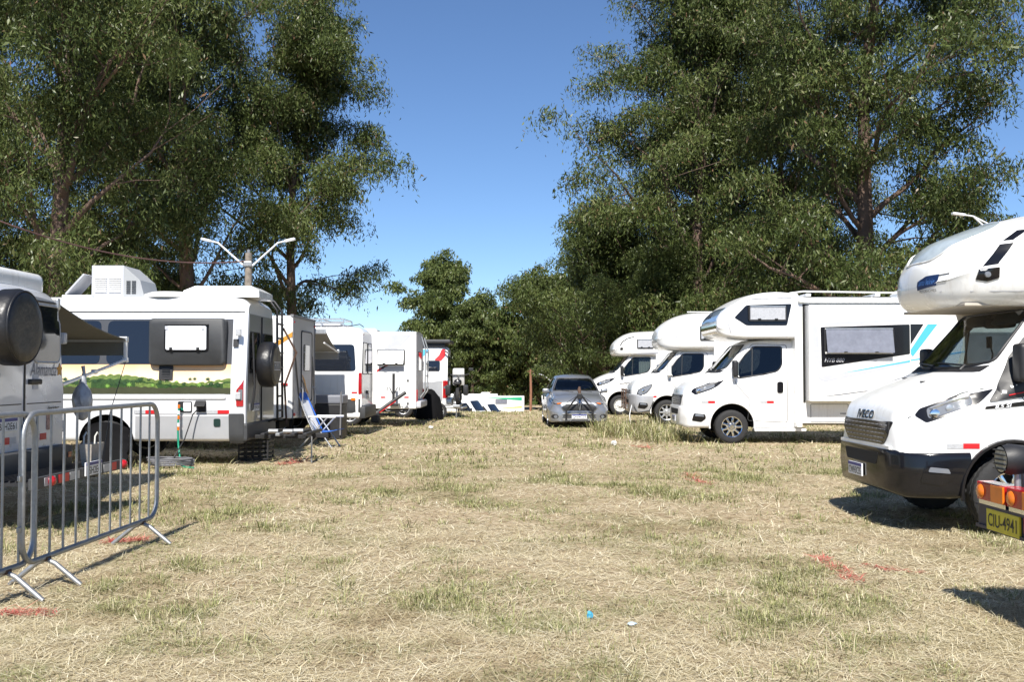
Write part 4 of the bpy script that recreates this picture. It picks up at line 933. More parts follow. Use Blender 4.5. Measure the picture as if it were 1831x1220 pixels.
decal('blue_line', sbv, [(3.25, 1.53), (4.70, 1.80), (4.70, 1.76), (3.6, 1.575)], 'N', CYAN, M, off=.005, depth=.004)
decal('black_line', sbv, [(2.75, 1.02), (4.70, 1.28), (4.70, 1.265), (3.2, 1.06)], 'N', INKG, M, off=.005, depth=.004)
decal('blue_line', sbv, [(2.9, 1.0), (4.70, 1.20), (4.70, 1.19)], 'N', CYAN, M, off=.005, depth=.004)
decal('window_panel', bb, [(4.76, 2.58), (5.12, 2.58), (4.76, 2.02)], 'N', BLACKG, M, off=.006)
decal('blue_stripe', bb, [(5.21, 2.58), (5.42, 2.58), (4.88, 1.88), (4.80, 1.98)], 'N', CYAN, M, off=.006)
decal('stripe_line', bb, [(4.74, 1.80), (8.2, 2.35), (8.2, 2.33), (4.74, 1.77)], 'N', CYAN, M, off=.006)
pane_window(M, -1.145, 6.0, 7.3, 1.7, 2.4)
hp = rrect(2.68, 3.48, .48, .86, .02); seam(M, bb, hp, name='locker_seam'); [decal('maker_tag', bb, rrect(3.31 + .026 * k, 3.33 + .026 * k, .65, .67, .002), 'N', INK, M, off=.004, depth=.004, cut=1) for k in range(5)]
seam(M, bb, rrect(3.7, 4.5, .48, .86, .02), name='locker_seam')
marker_strip(M, cb, .36, .90); marker_strip(M, cb, 1.63, .90); marker_strip(M, bb, 5.2, .6)
for k in range(4): decal('overcab_badge', ob, rrect(.42 - .17 * k, .52 - .17 * k, 2.76, 2.84 + .03 * (k % 2), .02), 'F', INK, M, off=.012, depth=.006)
lettering('front_badge', 'IVECO', (0, 1.125), 'F', .44, .075, CHROME, M, bvh=cb, off=.010, bold=.02)
plate(M, (0, .52), 'F', -.062, 'QJE4F70')
# roof gear
P().b6(2.42, 8.4, -1.22, -1.10, 3.04, 3.15, .03).obj('awning_case', WHITE2, M)
p = P(); p.tube([(2.3, -.95, 3.26), (2.6, -.95, 3.30), (6.0, -.95, 3.25)], .018, 6); p.tube([(2.3, .95, 3.26), (2.6, .95, 3.30), (6.0, .95, 3.25)], .018, 6)
for xx in (2.7, 4.2, 5.8): p.b6(xx - .05, xx + .05, -1.0, 1.0, 3.19, 3.25, .01)
p.obj('roof_rails', WHITE2, M, smooth=60)
P().add(*frustum(5.3, -.3, 3.18, .9, .7, .20, .8)).obj('roof_unit', WHITE2, M)
P().b6(3.0, 4.6, -.7, .7, 3.185, 3.205, .005).obj('solar_panel', BLACKG, M)

# --- near motorhome with black bumper and egg-shaped overcab
NY = 10.32; NX = 3.66
N_ = thing('motorhome', (NX, NY, 0), 'nearest white motorhome with black bumper, black mesh grille and rounded overcab nose', 'motorhome')
cb = truck_cab(N_, dict(paint=WHITE, bumper=BLACKG, arch=BLACKG, shiny=True, wheel='chrome', wr=.375, bump_top=.785, black_sill=True, glass=GLASS))
bb = motorhome_rear(N_, 2.40, 8.4, 1.16, .48, 3.22, WHITE2, wr=.375)
oc, ob = overcab(N_, [(.47, 2.38, 2.42, .18), (.485, 2.32, 2.50, .30), (.52, 2.26, 2.57, .42), (.60, 2.205, 2.67, .56), (.70, 2.18, 2.78, .69), (.90, 2.17, 2.87, .80), (1.2, 2.17, 2.975, .90), (1.6, 2.17, 3.07, .97), (2.0, 2.17, 3.12, 1.0), (2.45, 2.17, 3.15, 1.0)], 2.45, WHITE2, 1.15, rt=.52, rb=.24, zm=2.46)
sky_poly = [(.53, -.12), (.56, -.28), (.66, -.46), (.84, -.57), (1.08, -.56), (1.24, -.40), (1.28, 0), (1.24, .40), (1.08, .56), (.84, .57), (.66, .46), (.56, .28), (.53, .12)]
sk = decal('skylight', ob, rpoly(sky_poly, .06), 'T', pm('skylight_glass', (.40, .46, .49), .08, spec=.6, vary=.18, vscale=9), N_, off=.008, depth=.03, cut=.07)
bead('skylight_frame', ob, rpoly(sky_poly, .06), 'T', WHITE2, sk, r=.012, off=.004)
bd = decal('overcab_badge', ob, rpoly([(-.20, 2.36), (-.20, 2.45), (-.36, 2.495), (-.52, 2.50), (-.50, 2.39)], .008), 'F', pm('navy_badge', (.01, .025, .09), .3), N_, off=.006, cut=.05)
lettering('badge_lettering', 'Santo Inácio', (-.36, 2.435), 'F', .25, .06, pm('badge_blue', (.06, .16, .42), .3), N_, bvh=ob, off=.011, shear=.3)
lettering('badge_caption', 'MOTORHOMES', (-.37, 2.345), 'F', .26, .028, INK, N_, bvh=ob, off=.007)
for za, zb_ in ((2.49, 2.50), (2.42, 2.43)): bead('badge_streak', ob, [(-.52, za), (-.62, zb_)], 'F', INK, bd, r=.004, off=.004, closed=False)
for pts in ([(.84, 2.545), (.955, 2.56), (1.11, 2.765), (1.00, 2.755)], [(1.03, 2.79), (1.11, 2.795), (1.27, 2.90), (1.18, 2.895)]):
    decal('black_flash', ob, pts, 'N', BLACKG, N_, off=.006, cut=.05)
sp = decal('marker_lamp_panel', ob, rpoly([(.77, 2.415), (.86, 2.395), (.95, 2.425), (.945, 2.525), (.79, 2.515)], .01), 'N', BLACKG, N_, off=.012, depth=.04, cut=.05)
q = project(ob, 'N', .855, 2.46, .012); P().lathe([(0, .030), (-.014, .027), (-.018, .001)], q, 'y', 18).obj('marker_lamp', LENS, sp, smooth=50)
P().box((1.2, 0, 2.185), (1.0, 1.5, .03), .01).obj('overcab_underside', pm('beige_trim', (.48, .43, .36), .6, vary=.1), N_)
p = P(); p.prism([(-.84, 2.04), (.84, 2.04), (.97, 2.25), (-.97, 2.25)], 'x', 1.36, 1.62); p.obj('overcab_skirt', pm('beige_trim', (.48, .43, .36), .6, vary=.1), N_)
seam(N_, ob, [(.56, 2.33), (.75, 2.31), (1.1, 2.30), (2.4, 2.30)], closed=False, mat=LGREY, r=.005)
# black wing trim, stripes, lettering
decal('pillar_trim', cb, rpoly([(.90, 1.375), (.80, 1.255), (1.12, 1.30), (1.30, 1.34), (1.18, 1.45), (1.14, 1.62), (1.34, 1.93), (1.52, 2.12), (1.42, 2.12), (1.05, 1.68)], .02), 'N', BLACKP, N_, off=.012, depth=.02, cut=.06)
decal('pillar_trim', cb, rpoly([(.90, 1.375), (.80, 1.255), (1.12, 1.30), (1.30, 1.34), (1.18, 1.45), (1.14, 1.62), (1.34, 1.93), (1.52, 2.12), (1.42, 2.12), (1.05, 1.68)], .02), 'O', BLACKP, N_, off=.012, depth=.02, cut=.06)
bead('red_flash', cb, [(.98, 1.315), (1.12, 1.345), (1.17, 1.39)], 'N', REDP, N_, r=.006, off=.016, closed=False)
decal('model_stripe', cb, rpoly([(.76, 1.185), (.77, 1.21), (1.35, 1.29), (1.35, 1.235)], .008), 'N', BLACKG, N_, off=.006, cut=.05)
lettering('model_lettering', '8.5 SI', (.93, 1.215), 'N', .16, .034, PLW, N_, bvh=cb, off=.012, shear=.25, bold=.02, tilt=R(7))
lettering('front_badge', 'IVECO', (.02, 1.10), 'F', .46, .085, INK, N_, bvh=cb, off=.010, bold=.025)
lettering('front_badge_edge', 'IVECO', (.028, 1.106), 'F', .46, .085, CHROME, N_, bvh=cb, off=.006, bold=.035)
marker_strip(N_, cb, .40, .84, w=.155, h=.05)
plate(N_, (.12, .53), 'F', -.062, 'CWH3C35')
decal('bumper_lip', cb, [(-.70, .785), (.70, .785), (.70, .815), (-.70, .815)], 'F', WHITE, N_, off=.03, depth=.04)
for xx, yy in ((.45, -.35), (.52, .28)): P().box(project(cb, 'T', xx, yy, .006), (.05, .03, .014), .005).obj('washer_nozzle', BLACKP, N_)
p = P(); p.tube([(1.25, .1, 1.45), (1.33, .05, 1.62), (1.30, -.05, 1.72), (1.27, -.06, 1.80)], .009, 6); p.box((1.26, -.06, 1.84), (.03, .08, .12), .01); p.obj('phone_holder', BLACKP, N_, smooth=60)
P().b6(1.30, 1.50, -.16, .16, 1.99, 2.09, .03).obj('rear_view_mirror', BLACKP, N_)
for s in (-.35, .35): P().box((1.32, s, 2.08), (.05, .52, .16), .02, Matrix.Rotation(R(35), 3, 'Y')).obj('sun_visor', pm('visor_grey', (.25, .25, .24), .8), N_)

# --- older silver-bumper motorhome (second along) and the farthest one
O_ = thing('motorhome', (3.55, 30.4, 0), 'white overcab motorhome with silver-grey bumper, egg-shaped headlights and front rack, second of the right row', 'motorhome')
cb = truck_cab(O_, dict(paint=WHITE, bumper=pm('bumper_silver', (.46, .46, .47), .35, metal=.4, vary=.08), old=True, wheel='spoke', wr=.37, mirror=WHITE, bump_top=.90))
bb = motorhome_rear(O_, 2.40, 8.6, 1.14, .48, 3.1, WHITE2)
oc, ob = overcab(O_, [(.78, 2.50, 2.60, .45), (.80, 2.40, 2.70, .60), (.86, 2.32, 2.80, .72), (.98, 2.26, 2.92, .84), (1.2, 2.22, 3.07, .95), (1.5, 2.21, 3.20, 1.0), (1.9, 2.21, 3.28, 1.0), (2.5, 2.21, 3.30, 1.0)], 2.5, WHITE2, 1.13, rt=.24, rb=.16, zm=2.6)
pane_window(O_, -1.125, 1.98, 2.46, 2.50, 2.92, pane=pm('white_blind', (.66, .67, .70), .35), name='overcab_window')
lettering('overcab_badge', 'S', (1.28, 2.63), 'N', .12, .12, LGREY, O_, bvh=ob, off=.006, bold=.03)
lettering('wing_lettering', 'S 70C17', (1.22, 1.12), 'N', .30, .05, LGREY, O_, bvh=cb, off=.006)
marker_strip(O_, cb, .42, .83)
for s in (-1, 1):
    P().tube([(.10, s * .84, .80), (.06, s * .90, .55), (.16, s * .98, .36), (.5, s * 1.02, .42), (.62, s * 1.03, .70)], .016, 6).obj('side_guard_bar', DGREYP, O_, smooth=60)
fr = P()
for z in (.62, .78, .94, 1.02): fr.b6(-.14, -.10, -.55, .55, z - .02, z + .02, .006)
for y in (-.5, 0, .5): fr.b6(-.16, -.12, y - .02, y + .02, .45, 1.06, .006); fr.b6(-.14, .02, y - .015, y + .015, .60, .64)
fr.obj('front_rack', RUST, O_)
P().tube([(.05, -.75, .75), (-.06, -.80, .30), (-.04, -.80, .02)], .016, 6).obj('cable', PLW, O_, smooth=60)
plate(O_, (0, .52), 'F', -.062, 'MFX5B21')
P().b6(2.42, 8.0, -1.2, -1.08, 3.0, 3.1, .03).obj('awning_case', WHITE2, O_)
P().tube([(1.7, -.6, 3.36), (2.6, -.6, 3.36)], .015, 6).obj('roof_bar', WHITE2, O_)

Q_ = thing('motorhome', (2.88, 36.95, 0), 'farthest white overcab motorhome of the right row, with white steel wheels, behind the silver car', 'motorhome')
cb = truck_cab(Q_, dict(paint=WHITE, wheel='steel', wr=.37, glass=GLASS, curtain=False))
bb = motorhome_rear(Q_, 2.40, 8.0, 1.12, .48, 2.95, WHITE2)
oc, ob = overcab(Q_, [(.80, 2.36, 2.44, .50), (.82, 2.26, 2.52, .66), (.90, 2.18, 2.62, .78), (1.05, 2.15, 2.75, .88), (1.3, 2.15, 2.89, .96), (1.6, 2.15, 2.97, 1.0), (2.5, 2.15, 3.02, 1.0)], 2.5, WHITE2, 1.11, rt=.22, rb=.15, zm=2.45)
pane_window(Q_, -1.105, 1.62, 2.22, 2.42, 2.76, pane=pm('white_blind', (.66, .67, .70), .35), name='overcab_window')
bead('overcab_line', ob, [(1.04, 2.52), (1.12, 2.66), (1.3, 2.78), (1.6, 2.86)], 'N', INK, Q_, r=.022, off=.0, closed=False)
decal('overcab_badge', ob, rrect(1.03, 1.13, 2.36, 2.46, .04), 'N', INK, Q_, off=.006, cut=.05)
decal('overcab_stripe', ob, [(1.5, 2.24), (2.4, 2.30), (2.4, 2.22), (1.7, 2.19)], 'N', LGREY, Q_, off=.006)
decal('side_stripe', cb, [(1.0, 1.16), (2.2, 1.28), (2.2, 1.24), (1.0, 1.13)], 'N', INKG, Q_, off=.006)
p = P(); V = []; Fs = []
for i in range(15): x = 1.72 + .40 * i / 14; V += [(x, -.86 + .02 * math.sin(i * 2.1), 1.3), (x, -.83 + .02 * math.sin(i * 2.1), 2.12)]
for i in range(14): Fs.append((2 * i, 2 * i + 2, 2 * i + 3, 2 * i + 1))
p.add(V, Fs).obj('side_curtain', CURTAIN, Q_, smooth=60)
P().b6(2.3, 2.44, -1.14, 1.14, .42, 2.2, .03).obj('cab_fairing', WHITE2, Q_)

# --- trailer at the right edge, its lamp board towards the field
T_ = thing('trailer', (3.0, 5.45, 0), 'low trailer at the right edge with red and amber lamps and yellow plate CIU-4941', 'trailer')
p = P(); p.b6(-.02, .06, -.95, .95, .54, .70, .012); p.b6(-.035, -.018, -.95, .95, .68, .70); p.b6(-.035, -.018, -.95, .95, .545, .565); p.obj('rear_beam', pm('blue_grey_steel', (.035, .035, .06), .5, vary=.3), T_)
plate(T_, (.60, .615), 'F', -.022, 'CIU-4941', yellow=True)
def lamp_block(y0, mirror=False):
    bx = P().b6(-.05, .06, y0 - .18, y0 + .18, .725, .84, .01).obj('tail_light', REDL, T_)
    P().b6(-.06, -.045, y0 - .175, y0 - .02, .73, .835, .004).obj('amber_lens', ORANGE, bx)
    P().lathe([(-.052, .045), (-.066, .035), (-.07, .001)], (0, y0 + .12, .78), 'x', 18).obj('round_reflector', ORANGE, bx, smooth=50)
    P().b6(-.04, .05, y0 - .17, y0 + .17, .70, .728).obj('lamp_bracket', CHROME, bx)
lamp_block(.72); lamp_block(.34); lamp_block(-.62)
wl = P().lathe([(-.10, .085), (-.10, .078), (-.05, .095), (.04, .085), (.10, .05), (.12, .001)], (.05, .58, 1.0), 'x', 24).obj('work_lamp', BLACKP, T_, smooth=40)
P().lathe([(-.101, .076), (-.104, .001)], (.05, .58, 1.0), 'x', 24).obj('work_lamp_lens', pm('ribbed_lens', (.42, .40, .33), .15, vary=.4, vscale=40), wl)
for k in range(-2, 3): P().b6(-.065, -.055, .58 - .07, .58 + .07, 1.0 + k * .028 - .004, 1.0 + k * .028 + .004).obj('lamp_guard', BLACKP, wl)
P().tube([(.05, .58, .92), (.05, .58, .80)], .02, 8).obj('lamp_stem', STEEL, T_)
p = P(); p.b6(.06, 2.6, -.85, .85, .56, .66, .01); p.obj('bed', pm('blue_grey_steel', (.035, .035, .06), .5), T_)
p = P(); p.b6(.2, 2.6, .80, .85, .66, .95, .01); p.obj('side_board', pm('blue_grey_steel', (.035, .035, .06), .5), T_); p = P(); p.b6(.2, 2.6, -.85, -.80, .66, .95, .01); p.obj('side_board', pm('blue_grey_steel', (.035, .035, .06), .5), T_)
for s in (-1, 1): wheel(T_, 1.5, s * .98, .30, .18, 'plain')
P().cyl((1.5, -.95, .30), (1.5, .95, .30), .04, n=10).obj('axle', WELL, T_)
P().tube([(2.5, 0, .55), (3.6, 0, .45)], .04, 8).obj('drawbar', BLACKP, T_); P().tube([(3.4, 0, .45), (3.4, 0, .0)], .025, 8).obj('jockey_leg', STEEL, T_)
P().b6(-.03, -.018, .26, .36, .59, .68).obj('red_reflector', REDP, T_)
# ------------------------------------------------------------------ left row: vans and campers, tails to the right
def mural(root, bv, x0, x1, z0, z1):
    """printed jungle panorama along the side: sunset sky, tree-covered hills, dark foreground, small palms"""
    rd = random.Random(4)
    m = bpy.data.materials.new('sunset_print'); m.use_nodes = True; n = m.node_tree.nodes; l = m.node_tree.links; b = n['Principled BSDF']; b.inputs['Roughness'].default_value = .4
    tc = n.new('ShaderNodeTexCoord'); sp = n.new('ShaderNodeSeparateXYZ'); nz = n.new('ShaderNodeTexNoise'); nz.inputs['Scale'].default_value = 2.5; l.new(tc.outputs['Object'], nz.inputs['Vector'])
    l.new(tc.outputs['Object'], sp.inputs[0]); mr = n.new('ShaderNodeMapRange'); mr.inputs['From Min'].default_value = z0; mr.inputs['From Max'].default_value = z1; l.new(sp.outputs['Z'], mr.inputs['Value'])
    ad = n.new('ShaderNodeMath'); ad.operation = 'ADD'; m2 = n.new('ShaderNodeMath'); m2.operation = 'MULTIPLY_ADD'; m2.inputs[1].default_value = .5; m2.inputs[2].default_value = -.25
    l.new(nz.outputs['Fac'], m2.inputs[0]); l.new(mr.outputs[0], ad.inputs[0]); l.new(m2.outputs[0], ad.inputs[1])
    cr = n.new('ShaderNodeValToRGB'); e = cr.color_ramp.elements; e[0].position = .35; e[0].color = (.84, .72, .50, 1); e[1].position = .98; e[1].color = (.82, .48, .24, 1); e.new(.7).color = (.84, .64, .41, 1)
    l.new(ad.outputs[0], cr.inputs[0]); l.new(cr.outputs[0], b.inputs['Base Color'])
    base = decal('mural', bv, [(x0, z0), (x1, z0), (x1, z1), (x0, z1)], 'N', m, root, off=.005, depth=.008)
    H = z1 - z0
    def hills(name, mat, lo, amp, wl, ph, off, bump):
        top = []; n_ = int((x1 - x0) / .03)
        for i in range(n_ + 1):
            x = x0 + (x1 - x0) * i / n_; top.append((x, z0 + H * (lo + amp * (.5 + .5 * math.sin(x * wl + ph)) + bump * abs(math.sin(x * 23 + ph)) + rd.uniform(-.012, .012))))
        for i in range(0, n_, 24):
            seg = top[i:i + 25]
            if len(seg) > 1: decal(name, bv, [(seg[0][0], z0)] + [(seg[-1][0], z0)] + list(reversed(seg)), 'N', mat, base, off=off, depth=.002, cut=.25)
    hills('mural_hills', pm('pale_green_print', (.15, .22, .05), .4, vary=.45, vscale=20), .34, .28, 2.55, 1.0, .008, .05)
    hills('mural_hills', pm('mid_green_print', (.038, .09, .02), .4, vary=.55, vscale=28), .25, .22, 2.55, 1.1, .010, .05)
    hills('mural_foreground', pm('olive_print', (.055, .06, .03), .4, vary=.2), .17, .05, 6.0, .3, .013, .035)
    dk = pm('dark_palm_print', (.02, .055, .015), .4); lt = pm('leaf_print', (.16, .30, .05), .4)
    for i in range(44):
        x = x0 + .08 + (x1 - x0 - .16) * (i + rd.random() * .6) / 44.5; z = z0 + H * rd.uniform(.26, .52); s = rd.uniform(.035, .065); k = 9
        pts = [(x + (s if j % 2 == 0 else s * .35) * math.cos(2 * math.pi * j / (2 * k)), z + .8 * (s if j % 2 == 0 else s * .35) * math.sin(2 * math.pi * j / (2 * k))) for j in range(2 * k)]
        decal('mural_palm', bv, pts, 'N', dk if i % 4 else lt, base, off=.016, depth=.002, cut=1)
    return base

# --- mural van
L = 7.3; MX = -4.40 - L; MY = 17.44; S2 = 108.5
V1 = thing('camper_van', (MX, MY, 0), 'long silver camper van with a jungle mural and dark bunk pod on its side', 'camper van')
bv = van_shell(V1, L, 2.80, 1.03, pm('van_silver_white', (.70, .71, .73), .3, metal=.12, coat=.6, vary=.04, vscale=2.5), zb=.40, axles=(1.05, 5.02), wr=.37)
fx = lambda px: (px - 915.5) / S2 + 11.7
fz = lambda py: EYE + (668 - py) / S2
decal('roof_shell', bv, [(2.5, 2.555), (7.16, 2.555), (7.16, 2.66), (2.5, 2.66)], 'N', WHITE, V1, off=.010, depth=.02)
decal('window_band', bv, [(2.6, fz(652)), (fx(413), fz(652)), (fx(413), fz(570)), (2.6, fz(570))], 'N', pm('band_grey', (.06, .062, .068), .35), V1, off=.004, depth=.006)
for (a, b) in ((-330, -210), (-190, -60), (-45, 60), (72, 176), (188, 275)): window(V1, bv, rrect(fx(a), fx(b), fz(651), fz(573), .10), 'N', DGLASS, 'side_window', seal=0, off=.010)
pod = [(fx(267), fz(654)), (fx(404), fz(654)), (fx(404), fz(569)), (fx(267), fz(569))]; yp = project(bv, 'N', fx(335), fz(612), 0).y
cx_, cz_ = fx(335.5), fz(611.5)
def ring(k, y): return [(cx_ + (p[0] - cx_) * k, y, cz_ + (p[1] - cz_) * k) for p in rpoly(pod, .09, 5)]
st = [ring(1.0, yp + .05), ring(1.0, yp - .10), ring(.985, yp - .135), ring(.95, yp - .15)]; n_ = len(st[0]); VV = [q for r_ in st for q in r_]; FF = [(i * n_ + k, i * n_ + (k + 1) % n_, (i + 1) * n_ + (k + 1) % n_, (i + 1) * n_ + k) for i in range(3) for k in range(n_)] + [tuple(3 * n_ + k for k in range(n_))]
po = P().add(VV, FF).obj('bunk_pod', DGREYP, V1, smooth=50)
wf = P().prism(rrect(fx(296), fx(375), fz(629), fz(581), .06), 'y', yp - .165, yp - .14).obj('pod_window', BLACKG, V1)
P().prism(rrect(fx(299.5), fx(371.5), fz(626), fz(583.5), .03), 'y', yp - .185, yp - .166).obj('pod_pane', pm('bright_blind', (.80, .82, .84), .15, vary=.05), wf)
for a in (301, 366): P().box((fx(a), yp - .19, fz(587)), (.05, .012, .06), .01).obj('window_stay', LGREY, wf)
for a in (309, 357): P().box((fx(a), yp - .195, fz(624)), (.05, .02, .05), .015).obj('window_catch', BLACKP, wf)
P().box((fx(336), yp - .17, fz(581)), (.72, .05, .02), .006).obj('window_hood', BLACKP, wf)
vt = decal('vent', bv, rrect(fx(284.5), fx(309), fz(679), fz(653), .008), 'N', BLACKP, V1, off=.03, depth=.05)
for k in range(5): P().box((fx(297), project(bv, 'N', fx(297), 1.5, .034).y, fz(661 + k * 3)), (.13, .012, .008)).obj('vent_slat', DGREYP, vt)
mural(V1, bv, 2.6, fx(412.5), fz(704.5), fz(652))
decal('side_moulding', bv, rrect(2.0, fx(404), fz(713.5), fz(706), .03), 'N', WHITE, V1, off=.018, depth=.03)
seam(V1, bv, [(2.0, fz(715)), (fx(404), fz(715))], closed=False, mat=INKG, name='crease'); seam(V1, bv, [(5.5, fz(741)), (fx(408), fz(741))], closed=False, mat=INKG, name='crease'); seam(V1, bv, [(2.4, fz(557)), (fx(432), fz(557))], closed=False, r=.011, name='roof_seam')
decal('lower_panel', bv, [(5.5, .44), (fx(410), .44), (fx(410), fz(744)), (5.5, fz(744))], 'N', SILVER, V1, off=.006)
for a in (240, 369): marker_strip(V1, bv, fx(a), fz(737), w=.19, h=.06)
decal('rear_bumper_corner', bv, rpoly([(fx(410), fz(740)), (7.28, fz(740)), (7.28, .36), (fx(411), .36)], .03), 'N', DGREYP, V1, off=.03, depth=.06)
P().b6(7.16, 7.34, -1.0, 1.0, .40, .70, .04).obj('rear_bumper', DGREYP, V1)
tail_light(V1, bv, rpoly([(fx(423), fz(727)), (7.27, fz(727)), (7.27, fz(679)), (fx(432), fz(686)), (fx(423), fz(698))], .02), 'N', [(fx(426), fz(716)), (7.26, fz(716)), (7.26, fz(697)), (fx(427), fz(697))])
sk = decal('socket_box', bv, rrect(fx(319), fx(344), fz(737.5), fz(718), .03), 'N', BLACKP, V1, off=.015); decal('socket_face', bv, rrect(fx(329), fx(342.5), fz(735.5), fz(719.5), .02), 'N', PLW, sk, off=.02, depth=.01)
ys = project(bv, 'N', fx(360), fz(720), 0).y
P().box((fx(360), ys - .06, fz(722)), (.17, .02, .14), .006, Matrix.Rotation(R(-50), 3, 'X')).obj('socket_flap', BLACKP, V1); decal('socket_back', bv, rrect(fx(353), fx(369), fz(737), fz(718), .01), 'N', BLACKP, V1, off=.01)
decal('water_inlet', bv, rrect(fx(383), fx(395), fz(763), fz(749), .03), 'N', pm('dark_green_plastic', (.01, .03, .025), .4), V1, off=.02)
decal('camera_box', bv, rrect(fx(415), fx(424), fz(620), fz(606), .01), 'N', BLACKP, V1, off=.03, depth=.04)
for zz in (1.15, 2.2): P().box((7.19, -1.03, zz), (.09, .06, .12), .015).obj('door_hinge', REFLW, V1)
# tail: doors, windows, ladder, spare wheel, marker lamps, plate, tow-bar rack
by = lambda Y: Y - MY
decal('rear_door_skin', bv, [(-.93, .62), (.93, .62), (.90, 1.5), (.80, 2.52), (-.80, 2.52), (-.90, 1.5)], 'B', pm('shaded_door_silver', (.30, .31, .32), .32, metal=.5, coat=.6, vary=.08), V1, off=.010)  # silver paint darkened: the shade on the tail is put into the colour
for (a, b) in ((-.80, -.10), (.10, .80)): window(V1, bv, rrect(a, b, 1.52, 2.22, .08), 'B', DGLASS, 'rear_window', off=.016)
P().b6(7.305, 7.325, -.012, .012, .62, 2.5).obj('door_gap', WELL, V1)
for y in (-.55, -.30, .30, .55): P().box((7.22, y, 2.60), (.10, .13, .05), .015).obj('marker_lamp', LENS, V1)
lp = P()
for y in (.42, .80): lp.tube([(7.1, y, 2.86), (7.34, y, 2.84), (7.48, y, 2.65), (7.50, y, .72), (7.34, y, .66)], .022, 7)
for k in range(7): lp.tube([(7.50, .42, .85 + k * .26), (7.50, .80, .85 + k * .26)], .018, 6)
lp.obj('ladder', BLACKP, V1, smooth=60)
sw_ = spare_wheel(V1, 7.54, -.40, 1.67, .385, .27)
P().lathe([(.141, .30), (.143, .001)], (7.54, -.40, 1.67), 'x', 36).obj('cover_print', pm('cover_print', (.16, .13, .08), .45, vary=.1, vscale=9, col2=(.02, .02, .02)), sw_)
[P().b6(7.684, 7.688, a_ - w2_, a_ + w2_, z_ - h_, z_ + h_).obj('cover_lettering', REFLW, sw_) for a_, w2_, z_, h_ in [(-.40, .22, 1.71, .008), (-.40, .22, 1.58, .008)] + [(-.58 + .09 * k, .012, 1.645, .05) for k in range(5)] + [(-.555 + .18 * k, .03, 1.66, .008) for k in range(2)]]
P().tube([(7.36, -.78, 2.2), (7.40, -.78, 1.3), (7.36, -.78, .9)], .02, 6).obj('grab_bar', BLACKP, V1, smooth=60)
plate(V1, (-.45, .95), 'B', 7.33, 'IYJ9C80')
p = P(); p.b6(7.36, 8.25, -.60, -.52, .42, .48, .008); p.b6(7.36, 8.25, .30, .38, .42, .48, .008); p.b6(7.3, 8.5, -.10, -.02, .40, .48, .008)
p.obj('rack_beams', BLACKP, V1)
for xx in (7.55, 7.80, 8.05, 8.25): P().b6(xx - .035, xx + .035, -.85, .55, .475, .525, .008).obj('rack_bar', BLACKP if xx != 7.80 else STEEL, V1)
for (a, y) in ((7.7, -.7), (7.95, -.72), (8.1, -.6)): P().cyl((a - .08, y, .55), (a + .08, y, .55), .04, n=12).obj('rack_clamp', STEEL, V1)
P().tube([(8.30, -.5, .45), (8.30, -.5, .0)], .014, 6).obj('prop_leg', STEEL, V1)
P().tube([(7.5, .82, 2.35), (7.75, .80, 1.9), (7.55, .75, 1.3), (7.6, .7, .6)], .02, 5).obj('chain', RUST, V1, smooth=60)
# roof gear
ac = P(); ac.b6(fx(143), fx(202), -.62, .1, 2.79, fz(476) + .06, .008); aco = ac.obj('roof_generator', LGREY, V1)
mk('cabinet_slope', [(fx(202), -.62, 2.79), (fx(241), -.62, 2.79), (fx(232), -.62, 3.10), (fx(202), -.62, fz(476) + .055), (fx(202), .1, 2.79), (fx(241), .1, 2.79), (fx(232), .1, 3.10), (fx(202), .1, fz(476) + .055)], [(0, 1, 2, 3), (7, 6, 5, 4), (1, 5, 6, 2), (2, 6, 7, 3), (0, 3, 7, 4), (0, 4, 5, 1)], pm('cabinet_grey', (.33, .34, .35), .5), aco)
for c_ in (160, 186):
    for k in range(8): P().box((fx(c_), -.63, 2.90 + k * .033), (.20, .02, .016), .003, Matrix.Rotation(R(35), 3, 'X')).obj('louvre', WHITE, aco)
for c_ in (211, 221):
    for k in range(7): P().box((fx(c_), -.626, 2.88 + k * .033), (.07, .01, .016)).obj('louvre', BLACKP, aco)
dm = P(); dm.lathe([(0, .44), (.06, .43), (.10, .33), (.12, .001)], (fx(283), -.45, 2.80), 'z', 32); dm.obj('roof_dome', WHITE, V1, smooth=50)
P().add(*frustum(fx(386), -.3, 2.80, 1.28, .95, .20, .74)).obj('roof_unit', WHITE2, V1)
P().b6(fx(445) - .02, fx(445) + .01, -.7, .1, 2.83, 2.93).obj('roof_unit_vent', LGREY, V1)
hs = P(); hs.box((fx(118), -.5, 3.02), (.46, .5, .035), .01, Matrix.Rotation(R(-48), 3, 'Y')); hs.obj('roof_hatch', LGREY, V1); P().b6(fx(95), fx(150), -.75, -.25, 2.79, 2.84, .01).obj('hatch_frame', WHITE, V1)

# hose, cables and the things on the ground beside the mural van
hz_ = MY + ys - .03
def wx(px, d): return gx(px, d)
ho = P().tube([(MX + fx(328), hz_, fz(733)), (MX + fx(324), hz_ - .06, 1.0), (MX + fx(323), hz_ - .08, .62), (MX + fx(325), hz_ - .10, .35), (MX + fx(332), hz_ - .2, .12), (MX + fx(343), hz_ - .4, .03), (MX + fx(356), hz_ - .55, .025), (MX + fx(370), hz_ - .60, .025)], .016, 7)
h_o = ho.obj('garden_hose', pm('green_hose', (.0, .22, .13), .4), None, smooth=60); tag(h_o, 'green garden hose hanging from the socket of the mural camper van to the grass', 'hose')
for k, (zz, m_) in enumerate(((.98, ORANGE), (.88, PLW), (.80, ORANGE), (.68, PLW), (.62, ORANGE))): P().cyl((MX + fx(324), hz_ - .065 - .004 * k, zz - .03), (MX + fx(324), hz_ - .065 - .004 * k, zz + .03), .021, n=10).obj('hose_coupling', m_, h_o)
